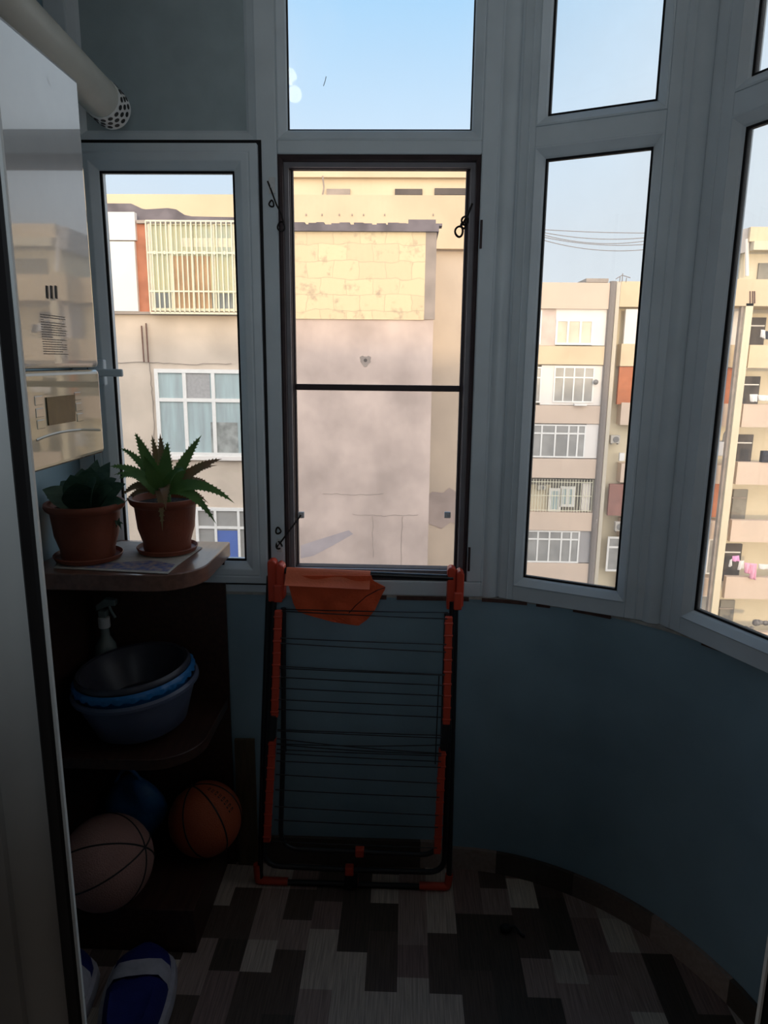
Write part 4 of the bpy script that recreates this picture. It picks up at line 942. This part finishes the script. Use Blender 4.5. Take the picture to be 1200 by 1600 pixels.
def ac(px, py, Y, wpx, hpx, lab):
    x, z = P(px, py, Y); s = Y / 1080; hw, hh = wpx * s / 2, hpx * s / 2
    e = empty('air_conditioner', (x, Y, z - hh), lab, 'air conditioner')
    MB().box((x - hw, Y - .18, z - hh), (x + hw, Y + .12, z + hh)).build('casing', ACM, e, bevel=.02)
    m3 = Matrix.Rotation(PI / 2, 3, 'X'); MB().lathe([(hh * .72, 0), (hh * .72, .03)], (x + hw * .15, Y - .18, z), 20, m3).build('fan_grille', ACD, e)
    b = MB()
    for sg in (-1, 1): b.box((x + sg * hw * .7 - .02, Y - .14, z - hh - .06), (x + sg * hw * .7 + .02, Y + .115, z - hh + .005))
    b.build('bracket', ACD, e)
ac(960, 686, YD + .2, 14, 12, 'air conditioner on the wall just right of the far downpipe')
ac(846, 761, YB + .27, 13, 7, 'air conditioner inside the far grilled balcony')
ac(966, 822, YD - .30, 12, 14, 'air conditioner on the far lowest visible balcony front by the downpipe')
e = empty('water_heater', (*P(1126, 701, YD - .1)[:1], YD - .1, P(1127, 701, YD)[1]), 'white water heater with pipes on the far wall left of the pillar', 'water heater')
x, z = P(1124, 701, YD - .1); MB().box((x - .22, YD - .3, z - .36), (x + .22, YD + .55, z + .36)).build('casing', WHITEC, e, bevel=.05)
MB().tube([V((x + .12, YD - .15, z + .34)), V((x + .15, YD - .15, z + .75)), V((x + .25, YD - .15, z + .95))], .05, 8).build('exhaust_pipe', ACD, e); MB().box((x + .24, YD - .25, z - .05), (x + .42, YD + .5, z + .35)).build('meter', ACD, e, bevel=.02)
# laundry on the far balconies
def laundry(pts, Y, m, lab, grp):
    b = MB(); N_ = 8; rows = []
    (xa, ya), (xb_, yb), (xc, yc), (xd_, yd) = pts
    vs = []
    for j in range(N_ + 1):
        for i in range(N_ + 1):
            u, v = i / N_, j / N_; px = (xa * (1 - u) + xb_ * u) * (1 - v) + (xd_ * (1 - u) + xc * u) * v; py = (ya * (1 - u) + yb * u) * (1 - v) + (yd * (1 - u) + yc * u) * v
            q = P(px, py, Y); vs.append((q[0], Y + .05 * math.sin(u * 9 + v * 2) * (.3 + v), q[1]))
    W_ = N_ + 1; b.add(vs, [(j * W_ + i, j * W_ + i + 1, (j + 1) * W_ + i + 1, (j + 1) * W_ + i) for j in range(N_) for i in range(N_)])
    o = b.build('hanging_laundry', m, smooth=60); sd = o.modifiers.new('solid', 'SOLIDIFY'); sd.thickness = .02
    tag(o, lab, 'laundry', grp)
YL = YD - 1.62; G1 = 'laundry hung along the lowest right balcony'
laundry([(1144, 869), (1155, 868), (1155, 877), (1145, 877)], YL, PINK2, 'small magenta cloth, highest piece on the far lowest laundry line', G1)
laundry([(1140, 875), (1144, 873), (1143, 884), (1139, 886)], YL, WHITEC, 'narrow pale cloth leftmost on the far laundry line', G1)
laundry([(1155, 876), (1163, 876), (1161, 888), (1153, 891)], YL, WHITEC, 'bunched white cloth between the magenta and pink laundry', G1)
laundry([(1163, 879), (1173, 880), (1171, 897), (1164, 895)], YL, PINK, 'pink towel on the far laundry line, left of the longer pink one', G1)
laundry([(1173, 880), (1183, 881), (1180, 906), (1172, 904)], YL, PINK, 'longest pink towel on the far laundry line', G1)
laundry([(1185, 881), (1203, 882), (1203, 890), (1186, 889)], YL, WHITEC, 'wide white cloth at the right end of the pink laundry', G1)
G2 = 'laundry hung on the upper right balconies'
laundry([(1171, 616), (1184, 616), (1182, 628), (1173, 628)], YL, WHITEC, 'grey-white cloth in front of the dark far doorway', G2)
laundry([(1184, 617), (1206, 618), (1203, 627), (1186, 626)], YL, WHITEC, 'bright white cloth at frame edge right of the grey-white one', G2)
laundry([(1189, 515), (1196, 516), (1195, 530), (1189, 527)], YL, WHITEC, 'white garment hung on the topmost right balcony', G2)
laundry([(1196, 517), (1206, 518), (1206, 531), (1195, 530)], YL, DARKC, 'black garment hung beside the white one on the topmost balcony', G2)
def bundle(px, py, Y, s, m, lab):
    x, z = P(px, py, Y); b = MB(); R7 = random.Random(px)
    for k in range(7): b.sphere((x + R7.uniform(-s, s), Y + R7.uniform(-.05, .05), z + R7.uniform(-s * .4, s * .4)), s * R7.uniform(.35, .6), 10, 8, (1.2, .8, .8))
    tag(b.build('bundle', m, smooth=60), lab, 'bundle', 'bundles on the lowest right balcony')
bundle(1188, 973, YL, .30, JUNK, 'large dark tangled bundle on the lowest right balcony')
bundle(1171, 983, YL, .20, JUNK, 'small dark bundle left of the larger tangled one')
x, z = P(1198, 714, YL + .1); b = MB().box((x - .2, YL + .1, z - .28), (x + .25, YL + .4, z + .28)); b.box((x - .15, YL + .07, z - .2), (x + .2, YL + .1, z + .2))
tag(b.build('black_box', DARKC, bevel=.02), 'black boxy appliance standing on the middle right balcony', 'appliance')
x, z = P(931, 597, YB - .2); e = MB(); e.lathe([(.02, .10), (.10, .05), (.13, 0), (.12, 0), (.08, .04), (.01, .07)], (x, YB - .2, z), 20, Matrix.Rotation(PI / 2, 3, 'X')); e.tube([V((x, YB - .22, z)), V((x, YB - .01, z - .1))], .02, 6)
tag(e.build('satellite_dish', ACD, smooth=60), 'small satellite dish on the far wall right of a four-column window', 'satellite dish')
# overhead cables
for i, (ya, yb, sg, lab) in enumerate([(358, 364, 2, 'topmost thin cable across the sky of the narrow angled window'), (361, 368, 9, 'second cable from the top, sagging across the narrow window sky'), (364, 371, 13, 'third cable from the top, sagging across the narrow window sky'), (368, 379, 9, 'fourth cable from the top across the narrow window sky'), (372, 386, 12, 'lowest thin cable across the narrow window sky')]):
    tag(MB().tube([atY(838 + 200 * t, ya + (yb - ya) * t + sg * 4 * t * (1 - t), 30) for t in [k / 16 for k in range(17)]], .014, 5).build('overhead_cable', PIPEM), lab, 'cable', 'cables crossing the sky')
e = MB()
for (px, y0, y1) in [(968, 432, 441), (972, 427, 440), (978, 434, 441)]: e.tube([atY(px, y1, YB - .2), atY(px + 1, y0, YB - .2)], .02, 5)
e.tube([atY(962, 436, YB - .2), atY(972, 430, YB - .2), atY(985, 434, YB - .2)], .02, 5)
tag(e.build('roof_antenna', PIPEM), 'spindly aerial on the roof edge of the far peach block', 'aerial')

# ================================================================== LIGHT
wd = bpy.data.worlds.new('sky'); S.world = wd; wd.use_nodes = True; nt = wd.node_tree; N = nt.nodes.new; L = nt.links.new
bg = nt.nodes['Background']; tc = N('ShaderNodeTexCoord'); sp = N('ShaderNodeSeparateXYZ'); L(tc.outputs['Generated'], sp.inputs[0])
rp = N('ShaderNodeValToRGB'); L(sp.outputs[2], rp.inputs[0]); e = rp.color_ramp.elements
e[0].position = 0; e[0].color = (.74, .77, .80, 1); e[1].position = .75; e[1].color = (.20, .42, .78, 1)
for p_, c_ in [(.16, (.63, .70, .78)), (.28, (.55, .70, .86)), (.42, (.36, .60, .85))]:
    q = e.new(p_); q.color = (*c_, 1)
# hazier and paler towards the right (+x)
mr = N('ShaderNodeMapRange'); mr.inputs[1].default_value = .05; mr.inputs[2].default_value = .45; mr.inputs[3].default_value = 0; mr.inputs[4].default_value = .75; L(sp.outputs[0], mr.inputs[0])
m1 = N('ShaderNodeMixRGB'); m1.inputs[2].default_value = (.68, .73, .77, 1); L(mr.outputs[0], m1.inputs[0]); L(rp.outputs[0], m1.inputs[1])
# soft cloud veil
no = N('ShaderNodeTexNoise'); no.inputs['Scale'].default_value = 2.2; no.inputs['Detail'].default_value = 5; L(tc.outputs['Generated'], no.inputs[0])
cr = N('ShaderNodeMapRange'); cr.inputs[1].default_value = .5; cr.inputs[2].default_value = .75; cr.inputs[3].default_value = 0; cr.inputs[4].default_value = .4; L(no.outputs[0], cr.inputs[0])
m2 = N('ShaderNodeMixRGB'); m2.inputs[2].default_value = (.72, .76, .82, 1); L(cr.outputs[0], m2.inputs[0]); L(m1.outputs[0], m2.inputs[1])
# bright western sky behind the viewer
gr = N('ShaderNodeMapRange'); gr.inputs[1].default_value = .0; gr.inputs[2].default_value = -.9; gr.inputs[3].default_value = 0; gr.inputs[4].default_value = 1; L(sp.outputs[1], gr.inputs[0])
m3 = N('ShaderNodeMixRGB'); m3.blend_type = 'ADD'; m3.inputs[2].default_value = (2.3, 2.0, 1.75, 1); L(gr.outputs[0], m3.inputs[0]); L(m2.outputs[0], m3.inputs[1])
L(m3.outputs[0], bg.inputs[0]); bg.inputs[1].default_value = 1.3
sd = bpy.data.lights.new('sun', 'SUN'); so = bpy.data.objects.new('sun', sd); COL.objects.link(so)
sd.energy = 1.65; sd.angle = math.radians(2.6); sd.color = (1, .73, .42)
so.rotation_euler = V((-.10, 1, -.085)).to_track_quat('-Z', 'Y').to_euler(); so.location = (0, -6, 8)
al = bpy.data.lights.new('room_fill', 'AREA'); ao = bpy.data.objects.new('room_fill', al); COL.objects.link(ao)  # unseen fill lamp added behind the camera to brighten the window frames
al.shape = 'RECTANGLE'; al.size = .55; al.size_y = .4; al.energy = 2.3; al.color = (.80, .92, 1.0); al.spread = math.radians(115)
ao.location = (.02, -.35, 1.72); ao.rotation_euler = V((0.02, 1, .42)).to_track_quat('-Z', 'Y').to_euler()
pl = bpy.data.lights.new('jamb_fill', 'POINT'); po_ = bpy.data.objects.new('jamb_fill', pl); COL.objects.link(po_)  # unseen fill lamp added to brighten the left door jamb
pl.energy = 5.0; pl.color = (1, .92, .86); pl.shadow_soft_size = .15; po_.location = (-1.0, -.15, .62)
S.view_settings.view_transform = 'Standard'; S.view_settings.look = 'None'; S.view_settings.exposure = 0
S.cycles.use_denoising = True
S.cycles.max_bounces = 8; S.cycles.diffuse_bounces = 4; S.cycles.transparent_max_bounces = 24
for o in bpy.data.objects:
    if '_o' in o: del o['_o']
